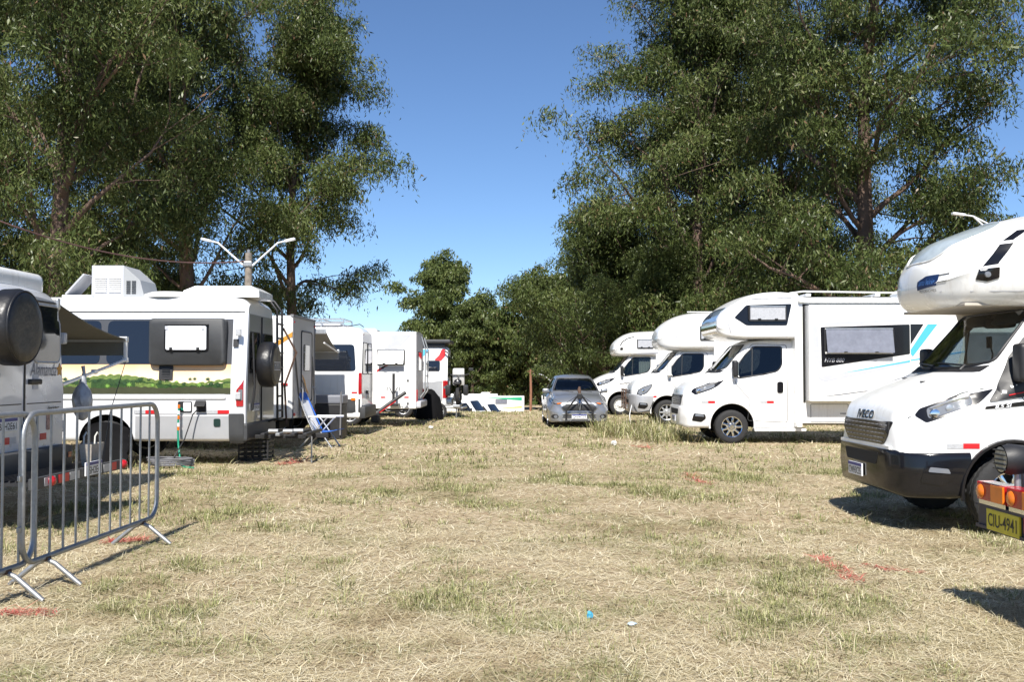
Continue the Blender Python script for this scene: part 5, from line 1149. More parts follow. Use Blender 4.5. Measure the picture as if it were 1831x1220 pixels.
c_o = P().tube([(MX + fx(357), hz_ - .02, fz(731)), (MX + fx(350), hz_ - .10, .85), (MX + fx(338), hz_ - .16, .45), (MX + fx(322), hz_ - .25, .15), (MX + fx(308), hz_ - .4, .03)], .011, 6).obj('power_cable', BLACKP, None, smooth=60); tag(c_o, 'black power cable running from the flap of the mural camper van to the ground', 'cable')
rd = random.Random(8); coil = []
for k in range(70):
    t = k * .42; r_ = .22 + .05 * math.sin(k * 1.3); coil.append((wx(305, 16) + r_ * math.cos(t) * 1.5, 16.0 + r_ * math.sin(t) * .7, .03 + .002 * k + .015 * rd.random()))
k_o = P().tube(coil, .014, 5).obj('cable_coil', pm('grey_cable', (.13, .13, .14), .6), None, smooth=60); tag(k_o, 'coiled grey cable on the grass in front of the mural camper van', 'cable')
cr_ = thing('crate', (wx(462, 17.6), 17.5, 0), 'black plastic crate under the tail of the mural camper van', 'crate')
for s in (-1, 1):
    for k in range(5): P().b6(-.26, .26, s * .19 - .01, s * .19 + .01, .02 + k * .075, .05 + k * .075).obj('slat', BLACKP, cr_)
    for k in range(5): P().b6(s * .26 - .01, s * .26 + .01, -.19, .19, .02 + k * .075, .05 + k * .075).obj('slat', BLACKP, cr_)
    for xx in (-.25, -.12, 0, .12, .25): P().b6(xx - .012, xx + .012, s * .19 - .012, s * .19 + .012, 0, .36).obj('upright', BLACKP, cr_)
P().b6(-.26, .26, -.19, .19, .01, .03).obj('base', BLACKP, cr_)
# black sheet over the mural van wheel, standing in for its dark arch
g = np.random.default_rng(3); VV = []; FF = []; nu, nv = 26, 14
for j in range(nv + 1):
    for i in range(nu + 1):
        u = i / nu; v = j / nv; wd = .86 * (1 - .18 * v)
        VV.append((wx(188, 16.0) + (u - .5) * wd + .02 * math.sin(j * 2.1), 16.12 - .30 * (1 - v) ** 1.5 - .04 * math.sin(u * 14 + v * 2) * (1 - v) - .10 * math.sin(math.pi * u), .02 + .72 * v - .10 * (2 * u - 1) ** 2 * v))
FF = [(j * (nu + 1) + i, j * (nu + 1) + i + 1, (j + 1) * (nu + 1) + i + 1, (j + 1) * (nu + 1) + i) for j in range(nv) for i in range(nu)]
s_o = mk('ground_sheet', VV, FF, pm('matt_black_sheet', (.008, .008, .009), .8, spec=.08, vary=.3, bump=.3, bscale=5), None, 60); tag(s_o, 'black sheet standing in for the dark wheel arch of the mural camper van', 'sheet')
# folding beach chair
ch = thing('beach_chair', (wx(570, 20.6), 20.6, 0), 'white and blue folding beach chair on the grass behind the mural camper van', 'chair', R(-8))
BLU = pm('blue_webbing', (.02, .12, .50), .7, vary=.15)
for s in (-.27, .27):
    P().tube([(-.30, s, .0), (.28, s, .62), (.45, s, .62)], .016, 7).obj('leg', ALU, ch, smooth=60); P().tube([(.38, s, .0), (-.02, s, .55), (-.10, s, .62)], .016, 7).obj('leg', ALU, ch, smooth=60)
    P().b6(-.12, .46, s - .03, s + .03, .615, .65, .012).obj('armrest', PLW, ch); P().tube([(.02, s * .9, .30), (-.36, s * .9, 1.10)], .014, 7).obj('back_rail', BLU if s > 0 else ALU, ch, smooth=60)
def sheet(name, a, b, w0, mat, par, sag=.03):
    V_ = []; n__ = 6
    for i in range(n__ + 1):
        t = i / n__; x_ = a[0] + (b[0] - a[0]) * t; z_ = a[1] + (b[1] - a[1]) * t - sag * math.sin(math.pi * t); V_ += [(x_, -w0, z_), (x_, w0, z_), (x_, w0, z_ - .012), (x_, -w0, z_ - .012)]
    F_ = [(4 * i + k, 4 * i + (k + 1) % 4, 4 * i + 4 + (k + 1) % 4, 4 * i + 4 + k) for i in range(n__) for k in range(4)] + [(3, 2, 1, 0), (4 * n__, 4 * n__ + 1, 4 * n__ + 2, 4 * n__ + 3)]
    return P().add(V_, F_).obj(name, mat, par, smooth=50)
sheet('seat', (-.02, .34), (.48, .38), .25, BLU, ch); sheet('backrest', (-.04, .36), (-.35, 1.08), .25, PLW, ch); sheet('back_band', (-.30, .98), (-.37, 1.13), .255, BLU, ch, 0)

# --- near van with the spare wheel
NL = 6.0; PX = -5.1 - NL; PY = 10.42
V2 = thing('camper_van', (PX, PY, 0), 'white van at the left edge with Alamanda lettering and black covered spare wheel', 'camper van')
bv = van_shell(V2, NL, 2.44, .96, pm('dusty_white_paint', (.60, .61, .64), .28, metal=.15, coat=.7, vary=.05, vscale=3, bump=.06, bscale=2.2), zb=.46, axles=(1.0, 4.6), wr=.34)
bz = lambda py, Y: gz(py, Y)
P().box((3.2, 0, 2.50), (5.3, 1.5, .26), .09, seg=3).obj('roof_module', WHITE2, V2, smooth=50)
bead('roof_gutter', bv, [(2.2, 2.27), (5.94, 2.27)], 'O', INKG, V2, r=.012, closed=False); bead('roof_gutter', bv, [(2.2, 2.27), (5.94, 2.27)], 'N', INKG, V2, r=.012, closed=False)
P().b6(5.985, 6.008, -.014, .014, .60, 2.30).obj('door_gap', BLACKP, V2)
bead('roof_edge_trim', bv, [(-.72, 2.30), (.72, 2.30)], 'B', DGREYP, V2, r=.012, off=.004, closed=False)
for (a, b) in ((-.78, -.10), (.18, .80)): window(V2, bv, rpoly([(a, 1.64), (b, 1.64), (b - .03 * (b > 0), 2.26), (a + .03 * (a < 0), 2.26)], .10), 'B', DGLASS, 'rear_window', off=.012, sealmat=REFLW if b > 0 else BLACKP)
lettering('name_lettering', 'Alamanda', (.42, 1.565), 'B', .60, .15, pm('grey_script', (.13, .14, .18), .4), V2, bvh=bv, off=.006, shear=.35)
fl = [(.80 + (.075 if k % 2 == 0 else .036) * math.cos(R(90 + 36 * k)), 1.56 + (.085 if k % 2 == 0 else .04) * math.sin(R(90 + 36 * k))) for k in range(10)]
decal('flower_print', bv, rpoly(fl, .02, 3), 'B', GOLD, V2, off=.006, cut=1)
lettering('model_badge', 'Sprinter', (.66, 1.135), 'B', .27, .05, INK, V2, bvh=bv, off=.008, bold=.02, shear=.15)
P().box((6.012, .21, 1.43), (.04, .27, .06), .02).obj('door_handle', BLACKP, V2); P().box((6.002, .24, 1.43), (.012, .12, .16), .004).obj('handle_plate', LGREY, V2)
for z_ in (1.27, .78): seam(V2, bv, [(-.85, z_ - .07), (-.06, z_ - .07)], 'B', closed=False, name='pressing'); seam(V2, bv, [(.06, z_ - .07), (.85, z_ - .07)], 'B', closed=False, name='pressing')
decal('rear_sticker', bv, rrect(.50, .60, .90, 1.08, .03), 'B', pm('sticker', (.45, .25, .22), .5, vary=.6, vscale=30), V2, off=.006)
decal('red_reflector', bv, rrect(.36, .50, .80, .87, .005), 'B', REDP, V2, off=.006); decal('red_reflector', bv, rrect(-.42, -.30, .80, .87, .005), 'B', REDP, V2, off=.006); decal('white_reflector', bv, rrect(-.30, -.16, .80, .87, .005), 'B', REFLW, V2, off=.006)
plate(V2, (-.36, 1.0), 'B', 6.0, 'BSH2E61')
for s in (-1, 1):
    P().b6(5.90, 5.985, s * .905, s * .955, .85, 1.42, .02).obj('tail_light', REDL, V2)
for zz in (1.92, .92): P().box((5.96, .945, zz), (.09, .09, .13), .02).obj('door_hinge', REFLW, V2)
P().b6(5.75, 6.12, -.93, .93, .46, .72, .05).obj('rear_bumper', DGREYP, V2, smooth=40); P().b6(6.118, 6.126, .78, .86, .58, .64).obj('bumper_reflector', REDL, V2)
sp_ = spare_wheel(V2, 6.24, -.70, 1.97, .375, .24)
for y in (-.78, -.62): P().box((6.03, y, 1.50), (.05, .05, .06), .012).obj('rubber_stop', BLACKP, V2)
# cargo rack with light board
p = P(); p.b6(6.14, 6.66, -1.05, 1.02, .46, .49)
for k in range(9): p.b6(6.14 + k * .06, 6.155 + k * .06, -1.05, 1.02, .49, .51)
p.obj('cargo_rack', BLACKP, V2)
for y in (-.4, .4): P().b6(5.9, 6.6, y - .04, y + .04, .40, .46).obj('rack_beam', BLACKP, V2)
lb_ = P().b6(6.66, 6.70, -1.25, .95, .44, .55, .008).obj('light_board', DGREYP, V2)
for (a, b, m_) in ((-1.02, -.80, REFLW), (-.72, -.50, REDP), (-.48, -.26, REFLW), (.34, .52, REFLW), (.54, .68, REDP)): P().b6(6.70, 6.706, a, b, .455, .535).obj('reflective_strip', m_, lb_)
for y in (-.90, .86): P().lathe([(0, .05), (.03, .048), (.05, .03), (.055, .001)], (6.70, y, .495), 'x', 16).obj('round_lamp', REDL, lb_, smooth=50)
plate(V2, (.05, .53), 'B', 6.706, 'BSH2E61', wd=.40, ht=.14)
awning(V2, 1.6, 5.92, .97, 2.31, 2.95, 1.98, val=.22, mat=pm('grey_awning', (.16, .16, .145), .85, vary=.1), arm_z=1.38)
P().tube([(5.92, 2.93, 1.68), (5.85, 2.6, 1.0), (5.80, 2.4, .03)], .006, 4).obj('guy_line', BLACKP, V2)
bg_ = thing('plastic_bag', (-5.17, 12.0, .95), 'grey plastic bag hanging from the awning arm of the left van', 'bag')
bm = bmesh.new(); bmesh.ops.create_icosphere(bm, subdivisions=3, radius=1)
for v in bm.verts:
    z_ = v.co.z; k_ = (.62 + .38 * math.cos(max(0, z_) * 1.5)) * (1 + .10 * math.sin(9 * math.atan2(v.co.y, v.co.x) + 3 * z_)); v.co = Vector((v.co.x * .11 * k_, v.co.y * .13 * k_, .24 + z_ * .24))
P().bm(bm).obj('bag', pm('thin_plastic', (.42, .44, .48), .3, vary=.4, vscale=9, bump=.8, bscale=12), bg_, smooth=60); P().tube([(0, 0, .45), (.01, .01, .58), (0, 0, .66)], [.05, .02, .025], 6).obj('knot', pm('thin_plastic', (.42, .44, .48), .3), bg_, smooth=60)
bk = thing('woven_bag', (-4.63, 11.0, .51), 'beige woven bag with handles on the rear rack of the left van', 'bag')
P().add([(-.05, -.13, 0), (.05, -.13, 0), (.05, .13, 0), (-.05, .13, 0), (-.07, -.17, .24), (.07, -.17, .24), (.07, .17, .24), (-.07, .17, .24)], [(3, 2, 1, 0), (0, 1, 5, 4), (1, 2, 6, 5), (2, 3, 7, 6), (3, 0, 4, 7)]).obj('body', pm('woven_beige', (.42, .38, .33), .9, vary=.35, vscale=40), bk)
for s in (-.06, .06): P().tube([(s, -.07, .22), (s, -.06, .32), (s, 0, .36), (s, .06, .32), (s, .07, .22)], .008, 5).obj('handle', CURTAIN, bk, smooth=60)

# --- grey-doored camper
V3 = thing('camper_truck', (-4.38 - 5.0, 20.95, 0), 'white box camper with grey rear wall, dark-framed entrance door and black and gold swirls', 'camper')
bv = motorhome_rear(V3, 0, 5.0, 1.12, .62, 2.68, WHITE2, axle=2.2)
wall = decal('rear_wall', bv, [(-1.08, .66), (1.08, .66), (1.08, 2.64), (-1.08, 2.64)], 'B', GREYP, V3, off=.008)
for y in (-1.06, 1.06): P().b6(4.99, 5.02, y - .03, y + .03, .62, 2.70).obj('corner_trim', INKG, V3)
P().b6(4.95, 5.02, -1.1, 1.1, 2.64, 2.70, .01).obj('roof_trim', INKG, V3)
dr = decal('door', bv, rrect(-.30, .72, .95, 2.38, .08), 'B', pm('door_grey', (.44, .44, .45), .4, vary=.05), V3, off=.018, depth=.03); bead('door_seal', bv, rrect(-.32, .74, .93, 2.40, .08), 'B', INK, dr, r=.018, off=.012)
window(dr, bv, rrect(-.12, .48, 1.58, 2.12, .06), 'B', DGLASS, 'door_window', off=.026)
for (pts, m_) in (([(-.28, 1.50), (.02, 1.38), (.18, 1.20), (.44, 1.08), (.20, 1.12), (.02, 1.28), (-.10, 1.36)], GOLD), ([(-.34, 1.42), (-.06, 1.30), (.10, 1.08), (.22, .96), (.02, 1.10), (-.12, 1.26)], INK), ([(-1.0, 2.1), (-.75, 1.6), (-.50, 1.0), (-.62, 1.1), (-.85, 1.6)], INK), ([(.80, 1.9), (.95, 1.5), (1.02, 1.0), (.90, 1.3)], INK)):
    decal('swirl', bv, rpoly(pts, .03, 3), 'B', m_, V3, off=.026, depth=.006)
for y in (-.45, .86): P().tube([(5.02, y, 1.22), (5.07, y, 1.20), (5.07, y, .86), (5.02, y, .84)], .018, 6).obj('grab_handle', REFLW, V3, smooth=60)
for y in (-1.02, 1.02): P().box((5.02, y, 2.55), (.03, .06, .04), .01).obj('marker_lamp', REDL, V3); P().box((5.03, y, .70), (.04, .10, .06), .01).obj('tail_light', REDL, V3)
P().box((5.03, -.30, .72), (.05, .24, .22), .02).obj('step_box', LGREY, V3)
decal('side_swirl', bv, [(4.2, 1.9), (4.6, 2.1), (5.0, 2.35), (5.0, 2.25), (4.6, 2.0)], 'N', GOLD, V3, off=.006); P().box((4.85, -1.13, 1.30), (.14, .03, .05), .012).obj('side_marker', REDL, V3)
awning(V3, 1.0, 5.25, 1.13, 2.45, 2.75, 2.05, val=.20, mat=pm('pale_awning', (.30, .30, .30), .85), arm_z=1.95, arm=False)
P().tube([(5.2, 1.2, 2.2), (5.25, 2.7, 2.02)], .02, 6).obj('awning_arm', PLW, V3)

# --- white long van
WX = -3.66 - 7.0
V4 = thing('camper_van', (WX, 25.2, 0), 'white long van with big dark side window, tall red tail light and roof rack', 'camper van')
bv = van_shell(V4, 7.0, 2.66, 1.0, WHITE, zb=.42, axles=(1.0, 5.0), wr=.34)
q4 = lambda px: (px - 915.5) * 24.2 / 1780 - WX
r4 = lambda py: gz(py, 24.2)
window(V4, bv, rpoly([(q4(560), r4(664)), (q4(636), r4(664)), (q4(632), r4(616)), (q4(560), r4(616))], .09), 'N', DGLASS, 'side_window', seal=0); window(V4, bv, rrect(3.0, q4(552), r4(664), r4(616), .09), 'N', DGLASS, 'side_window', seal=0)
decal('lower_cladding', bv, [(2.5, .42), (6.97, .42), (6.97, r4(714)), (2.5, r4(714))], 'N', DGREYP, V4, off=.012, cut=.2)
tail_light(V4, bv, rpoly([(q4(641), r4(705)), (6.985, r4(705)), (6.985, r4(667)), (q4(641), r4(667))], .03), 'N'); P().b6(6.92, 7.0, .80, .97, r4(705), r4(667), .02).obj('tail_light', REDL, V4); P().b6(6.93, 7.003, -.965, -.80, r4(705), r4(667), .02).obj('tail_light', REDL, V4)
decal('amber_marker', bv, rrect(q4(628), q4(636), r4(716.5), r4(712), .02), 'N', ORANGE, V4, off=.018, cut=1); decal('red_reflector', bv, rrect(q4(629), q4(639), r4(704), r4(701), .005), 'N', REDP, V4, off=.006, cut=1)
for (a, b) in ((-.82, -.06), (.06, .82)): window(V4, bv, rpoly([(a, 1.50), (b, 1.50), (b * .95, 2.28), (a * .95, 2.28)], .1), 'B', DGLASS, 'rear_window')
P().b6(6.90, 7.10, -.96, .96, .42, .72, .05).obj('rear_bumper', DGREYP, V4, smooth=40); P().box((7.02, -.12, 1.05), (.04, .2, .08), .015).obj('door_handle', BLACKP, V4); plate(V4, (.0, .95), 'B', 7.0, 'FKO3D17')
P().box((6.98, -.62, 2.48), (.05, .10, .05), .01).obj('marker_lamp', REDL, V4); P().tube([(6.5, -.3, 2.68), (6.85, -.3, 2.75), (6.95, -.3, 2.68)], .012, 5).obj('camera_bracket', BLACKP, V4)
rk = P()
for y in (-.65, .65):
    rk.tube([(4.9, y, 2.86), (6.5, y, 2.86)], .018, 6); rk.tube([(4.9, y, 2.76), (6.5, y, 2.76)], .014, 6)
    for xx in (4.9, 5.4, 5.95, 6.5): rk.tube([(xx, y, 2.64), (xx, y, 2.86)], .014, 6)
for xx in (4.9, 5.4, 5.95, 6.5): rk.tube([(xx, -.65, 2.86), (xx, .65, 2.86)], .014, 6)
rk.obj('roof_rack', ALU, V4, smooth=60); P().b6(5.1, 6.4, -.5, .5, 2.70, 2.76, .01).obj('solar_panel', LGREY, V4)
bx = thing('storage_box', (gx(588, 23.3), 23.3, 0), 'black box with grey lid on the grass beside the white long van', 'box')
P().b6(-.38, .38, -.35, .35, .0, .82, .03).obj('body', BLACKP, bx); P().b6(-.40, .40, -.37, .37, .82, 1.02, .04).obj('lid', pm('lid_grey', (.16, .17, .20), .5), bx); P().tube([(.34, -.38, .1), (.36, -.39, 1.1)], .02, 6).obj('corner_post', INKG, bx)

# --- white motorhome with bicycle carrier on its side
FX = -2.76 - 6.2
V5 = thing('motorhome', (FX, 29.75, 0), 'white coachbuilt motorhome with grey swoosh, red stripe and black bicycle carrier at its side', 'motorhome')
bv = motorhome_rear(V5, 0, 6.2, 1.14, .50, 2.72, WHITE2, axle=4.3)
q5 = lambda px: (px - 915.5) * 28.6 / 1780 - FX
r5 = lambda py: gz(py, 28.6)
decal('grey_swoosh', bv, rpoly([(q5(686), r5(624)), (q5(698), r5(612)), (q5(697), r5(598)), (q5(737), r5(598)), (q5(712), r5(624))], .05), 'N', LGREY, V5, off=.005)
pane_window(V5, -1.145, q5(674), q5(724), r5(653), r5(625), pane=pm('pale_pane', (.58, .58, .62), .25, vary=.1), name='caravan_window', tilt=.16)
decal('red_stripe', bv, [(q5(674), r5(666)), (q5(694), r5(654)), (q5(688), r5(654)), (q5(674), r5(662))], 'N', REDP, V5, off=.005); decal('grey_panel', bv, rrect(q5(682), q5(722), r5(663), r5(655), .03), 'N', LGREY, V5, off=.005)
seam(V5, bv, rrect(q5(690), q5(732), r5(735), r5(668), .06), name='door_seam', mat=LGREY); seam(V5, bv, rrect(q5(674), q5(687), r5(702), r5(668), .05), name='locker_seam', mat=LGREY)
for z_ in (681, 722): decal('hatch_lock', bv, rrect(q5(728), q5(731), r5(z_ + 2), r5(z_ - 2), .01), 'N', BLACKP, V5, off=.012, cut=1)
for a in (681, 723): decal('red_reflector', bv, rrect(q5(a), q5(a + 8), r5(712), r5(709.5), .004), 'N', REDP, V5, off=.006, cut=1)
bc = P(); bc.b6(q5(705), q5(709.5), -1.62, -1.56, .62, r5(668), .01); bco = bc.obj('carrier_post', BLACKP, V5)
for s in (-1, 1): P().tube([(q5(707) + s * .02, -1.59, r5(705)), (q5(707) + s * .10, -1.60, r5(694)), (q5(707) + s * .17, -1.61, r5(692)), (q5(707) + s * .18, -1.61, r5(699))], .012, 6).obj('carrier_hook', BLACKP, bco, smooth=60)
P().tube([(q5(680), -1.75, .42), (q5(705), -1.62, .72), (q5(728), -1.5, .98)], .05, 8).obj('tow_arm', BLACKP, V5, smooth=60); P().tube([(q5(683), -1.80, .40), (q5(712), -1.68, .74)], .012, 6).obj('tow_arm_stripe', REDP, V5); P().b6(q5(698), q5(716), -1.7, -1.16, .60, .66, .01).obj('carrier_beam', BLACKP, V5); P().box((q5(677), -1.7, .30), (.25, .3, .34), .06).obj('tow_head', BLACKP, V5)
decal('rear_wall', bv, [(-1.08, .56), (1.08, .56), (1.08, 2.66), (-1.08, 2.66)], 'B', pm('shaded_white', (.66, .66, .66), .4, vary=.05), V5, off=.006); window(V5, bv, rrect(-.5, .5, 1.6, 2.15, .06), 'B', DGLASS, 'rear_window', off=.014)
for s in (-.45, .45): P().tube([(6.25, s, .8), (6.40, s, 1.0), (6.42, s, 2.2), (6.3, s, 2.6)], .022, 6).obj('carrier_rail', ALU, V5, smooth=60)
for k in range(4): P().tube([(6.42, -.45, 1.1 + .35 * k), (6.42, .45, 1.1 + .35 * k)], .018, 6).obj('carrier_rung', ALU, V5)
for s in (-1, 1): P().box((6.22, s * .98, .85), (.04, .12, .4), .01).obj('tail_light', REDL, V5)
P().box((6.26, 0, .62), (.16, 2.1, .2), .05).obj('rear_bumper', LGREY, V5); P().add(*frustum(4.6, -.2, 2.74, .8, .7, .10, .8)).obj('roof_unit', WHITE2, V5); P().tube([(4.2, .3, 2.75), (4.2, .3, 2.92)], .03, 6).obj('roof_vent_pipe', INKG, V5)
cm = thing('covered_motorcycle', (gx(768, 32.6), 32.6, 0), 'motorcycle under a black cover beside the white motorhome', 'motorcycle', R(15))
VV = []; n_u, n_v = 22, 9
for j in range(n_v + 1):
    for i in range(n_u):
        a = 2 * math.pi * i / n_u; v = j / n_v; x_ = .46 * math.cos(a); top = .78 + .16 * math.sin(x_ * 2.2 + 2.0) + .10 * math.cos(x_ * 5)
        k_ = 1 - .62 * v ** 2.2; VV.append((x_ * (1 - .25 * v ** 2), .36 * math.sin(a) * k_ * (1 + .08 * math.sin(i * 2.6)), .03 + (top - .03) * v + .015 * math.sin(i * 1.7 + j)))
FF = [(j * n_u + i, j * n_u + (i + 1) % n_u, (j + 1) * n_u + (i + 1) % n_u, (j + 1) * n_u + i) for j in range(n_v) for i in range(n_u)] + [tuple(n_v * n_u + i for i in range(n_u))]
mk('cover', VV, FF, pm('matt_black_sheet', (.010, .010, .011), .75), cm, 60); 
for x_ in (-.28, .30): wheel(cm, x_, -.02, .28, .10, 'plain')

# --- silver and white van with red and blue print, motorcycle on its tail
GX_ = gx(800, 34) - 6.4
V6 = thing('camper_van', (GX_, 35.0, 0), 'last van of the left row, white above silver, with red swoosh and dark roof rack', 'camper van')
bv = van_shell(V6, 6.4, 2.46, 1.0, WHITE, zb=.40, axles=(1.0, 4.9), wr=.34)
q6 = lambda px: (px - 915.5) * 34 / 1780 - GX_
r6 = lambda py: gz(py, 34)
decal('silver_lower', bv, rpoly([(2.4, .42), (6.36, .42), (6.36, r6(680)), (q6(775), r6(683)), (2.4, r6(692))], .02), 'N', SILVER, V6, off=.008, cut=.2)
window(V6, bv, rrect(q6(763), q6(786), r6(664), r6(645.5), .06), 'N', DGLASS, 'side_window', off=.012); window(V6, bv, rrect(3.6, q6(757), r6(664), r6(645.5), .06), 'N', DGLASS, 'side_window', off=.012)
decal('red_swoosh', bv, rpoly([(q6(776), r6(644)), (q6(788), r6(646)), (q6(795.5), r6(637)), (q6(796), r6(624)), (q6(789), r6(625)), (q6(785), r6(635))], .03), 'N', REDP, V6, off=.008); decal('blue_swoosh', bv, [(q6(752), r6(642)), (q6(757), r6(637)), (q6(768), r6(625)), (q6(752), r6(625))], 'N', CYAN, V6, off=.008)
tail_light(V6, bv, rrect(q6(792), 6.38, r6(712), r6(681), .02), 'N', rrect(q6(793), 6.37, r6(695), r6(691), .005)); P().b6(6.30, 6.402, -.96, -.84, r6(712), r6(681), .01).obj('tail_light', REDL, V6)
for (a, b) in ((-.8, -.05), (.05, .8)): window(V6, bv, rrect(a, b, 1.4, 2.1, .08), 'B', DGLASS, 'rear_window')
P().b6(6.25, 6.55, -.97, .97, .40, .66, .05).obj('rear_bumper', SILVER, V6, smooth=40); P().tube([(6.0, -1.02, .36), (6.9, -.9, .34), (7.0, 0, .34)], .04, 8).obj('step_tube', ALU, V6, smooth=60)
P().b6(2.6, 6.5, -1.0, 1.0, 2.56, 2.68, .04).obj('roof_box', DGREYP, V6); P().b6(2.8, 6.3, -.9, .9, 2.44, 2.56).obj('roof_rack', BLACKP, V6); P().box((6.46, -.55, 1.0), (.03, .40, .5), .01).obj('sign_board', REFLW, V6); plate(V6, (-.1, .85), 'B', 6.42, 'MLD2J45')
P().tube([(6.3, -.95, 2.3), (6.45, -.97, 2.2)], .03, 6).obj('corner_lamp', LENS, V6)
mo = thing('motorcycle', (gx(818, 34.2), 34.4, .0), 'motorcycle carried upright behind the last van of the left row', 'motorcycle', R(90))
for x_ in (-.62, .62): wheel(mo, x_, -.03, .29, .11, 'plain', z=.75)
p = P(); p.tube([(-.62, 0, .75), (-.30, 0, .95), (.25, 0, 1.05), (.45, 0, 1.35)], .035, 6); p.tube([(-.3, 0, .95), (.0, 0, .62), (.25, 0, 1.05)], .03, 6); p.obj('frame', BLACKP, mo, smooth=60)
P().tube([(.62, 0, .75), (.40, 0, 1.45)], .03, 6).obj('fork', STEEL, mo); P().box((-.02, 0, .72), (.40, .28, .34), .08).obj('engine', DGREYP, mo, smooth=50); P().box((.12, 0, 1.20), (.48, .26, .22), .09, seg=3).obj('tank', BLACKG, mo, smooth=50); P().box((-.38, 0, 1.18), (.58, .24, .10), .04).obj('seat', BLACKP, mo, smooth=50)
P().box((.52, 0, 1.40), (.12, .42, .62), .05, Matrix.Rotation(R(-20), 3, 'Y')).obj('windshield', WHITE, mo, smooth=50); P().lathe([(0, .10), (.06, .09), (.08, .001)], (.58, 0, 1.18), 'x', 16).obj('headlight', LENS, mo, smooth=50)
P().tube([(.36, -.40, 1.50), (.42, -.2, 1.46), (.42, .2, 1.46), (.36, .40, 1.50)], .016, 6).obj('handlebar', BLACKP, mo, smooth=60)
for s in (-1, 1): P().box((.40, s * .44, 1.66), (.03, .16, .10), .03).obj('mirror', BLACKP, mo); P().tube([(.40, s * .30, 1.48), (.40, s * .44, 1.64)], .01, 5).obj('mirror_stem', BLACKP, mo); P().box((-.45, s * .30, .95), (.42, .18, .36), .06).obj('pannier', BLACKP, mo, smooth=50)
mb = P(); mb.b6(-.9, .9, -.12, .12, .38, .46, .01); mb.obj('carrier_tray', ALU, mo)
for x_ in (-.8, .8): P().tube([(x_, 0, .40), (x_, 0, .0)], .025, 6).obj('prop_leg', STEEL, mo)

# --- far vehicles beyond the rise
def far_van(px, d, label):
    x = gx(px, d); t = thing('far_van', (x, d, gzp(x, d)), label, 'van', math.pi - .38, 'far vans beyond the rise')
    bv = van_shell(t, 5.4, 2.32, .99, WHITE, axles=(1.0, 4.2))
    return t
far_van(886, 62, 'left one of the two far white vans beyond the rise')
far_van(915, 64.5, 'right one of the two far white vans, before the green-striped motorhome')
d = 88; x = gx(937, d); FR = thing('far_motorhome', (x, d, gzp(x, d)), 'far white motorhome with green, blue and yellow stripes beyond the rise', 'motorhome', math.pi)
bv = motorhome_rear(FR, 0, 7.2, 1.15, .5, 2.92, WHITE2, axle=5.0)
for pts, m_ in (([(.2, 2.55), (3.6, 2.80), (1.2, 2.80), (.2, 2.84)], GREENP), ([(2.6, 2.1), (5.0, 2.0), (4.8, 2.12), (4.4, 2.08)], BLUEP), ([(.2, 2.05), (2.6, 1.85), (.2, 1.92)], YELP), ([(4.6, 2.2), (5.2, 2.45), (5.2, 2.35)], YELP), ([(5.4, 2.4), (5.9, 2.4), (5.9, 2.0), (5.4, 2.0)], BLUEP)): decal('stripe', bv, pts, 'O', m_, FR, off=.01)
window(FR, bv, rrect(1.5, 2.5, 2.25, 2.65, .04), 'O', ACRYL, 'caravan_window', off=.012); P().add(*frustum(3.4, .2, 3.06, .8, .7, .2, .8)).obj('roof_unit', WHITE2, FR)
far2 = thing('far_motorhome', (gx(890, 95), 95, gzp(gx(890, 95), 95)), 'far white motorhome with grey roof stripe half hidden behind the two far vans', 'motorhome', math.pi)
bv2 = motorhome_rear(far2, 0, 6.0, 1.15, .5, 2.95, WHITE2, axle=4.2); decal('grey_stripe', bv2, [(.3, 2.6), (3.0, 2.6), (3.0, 2.85), (.3, 2.85)], 'O', LGREY, far2, off=.01)
# ------------------------------------------------------------------ silver hatchback with tow bar
K = thing('car', (1.86, 27.6, -.01), 'silver hatchback facing the camera with a black A-frame tow bar on its front', 'car', R(91.5))
prm = dict(zb=[(0, .20), (.15, .17), (3.9, .2)],
           zt=[(0, .60), (.04, .70), (.15, .785), (.4, .865), (.8, .935), (.95, .98), (1.1, 1.06), (1.4, 1.235), (1.65, 1.365), (1.85, 1.43), (2.2, 1.475), (2.9, 1.45), (3.4, 1.33), (3.75, 1.08), (3.88, .80)],
           wb=[(0, .58), (.06, .70), (.2, .79), (.5, .83), (3.5, .83), (3.88, .70)], wm=[(0, .60), (.06, .73), (.2, .82), (.5, .85), (3.5, .85), (3.88, .72)], wt=[(0, .50), (.2, .68), (.8, .72), (1.2, .70), (1.9, .56), (2.8, .56), (3.4, .56), (3.88, .55)],
           zm=[(0, .45), (.6, .62), (1.2, .85), (3.88, .85)], rt=[(0, .06), (.5, .10), (.95, .12), (1.3, .16), (1.9, .12), (3.88, .1)], rb=[(0, .06)], crown=[(0, .03), (.9, .035), (1.8, .03)])
V, Fs, kb = shell(prm, xrange((0, .2, 7), (.2, .95, 9), (.95, 1.9, 14), (1.9, 3.4, 8), (3.4, 3.88, 6))); body = mk('car_body', V, Fs, CARSILVER, K, 32)
ws = rpoly([(-.66, 1.03), (.66, 1.03), (.50, 1.385), (-.50, 1.385)], .06)
inn = offset_prm(prm, -.06, -.05); inn['zb'] = [(0, .42)]; inn['crown'] = [(0, 0)]
IV, IF, _ = shell(inn, xrange((1.12, 1.9, 8), (1.9, 3.3, 5))); cav = mk('cutter', IV, IF, SEATF, K)
sw = rpoly([(1.28, .98), (2.95, 1.0), (3.05, 1.20), (2.7, 1.37), (1.9, 1.375), (1.62, 1.27)], .05)
c1 = P().prism([(p[0] * .965, 1.2 + (p[1] - 1.2) * .95) for p in ws], 'x', .5, 2.0).obj('cutter', BLACKP, K); c2 = P().prism(sw, 'y', -1.2, 1.2).obj('cutter', BLACKP, K)
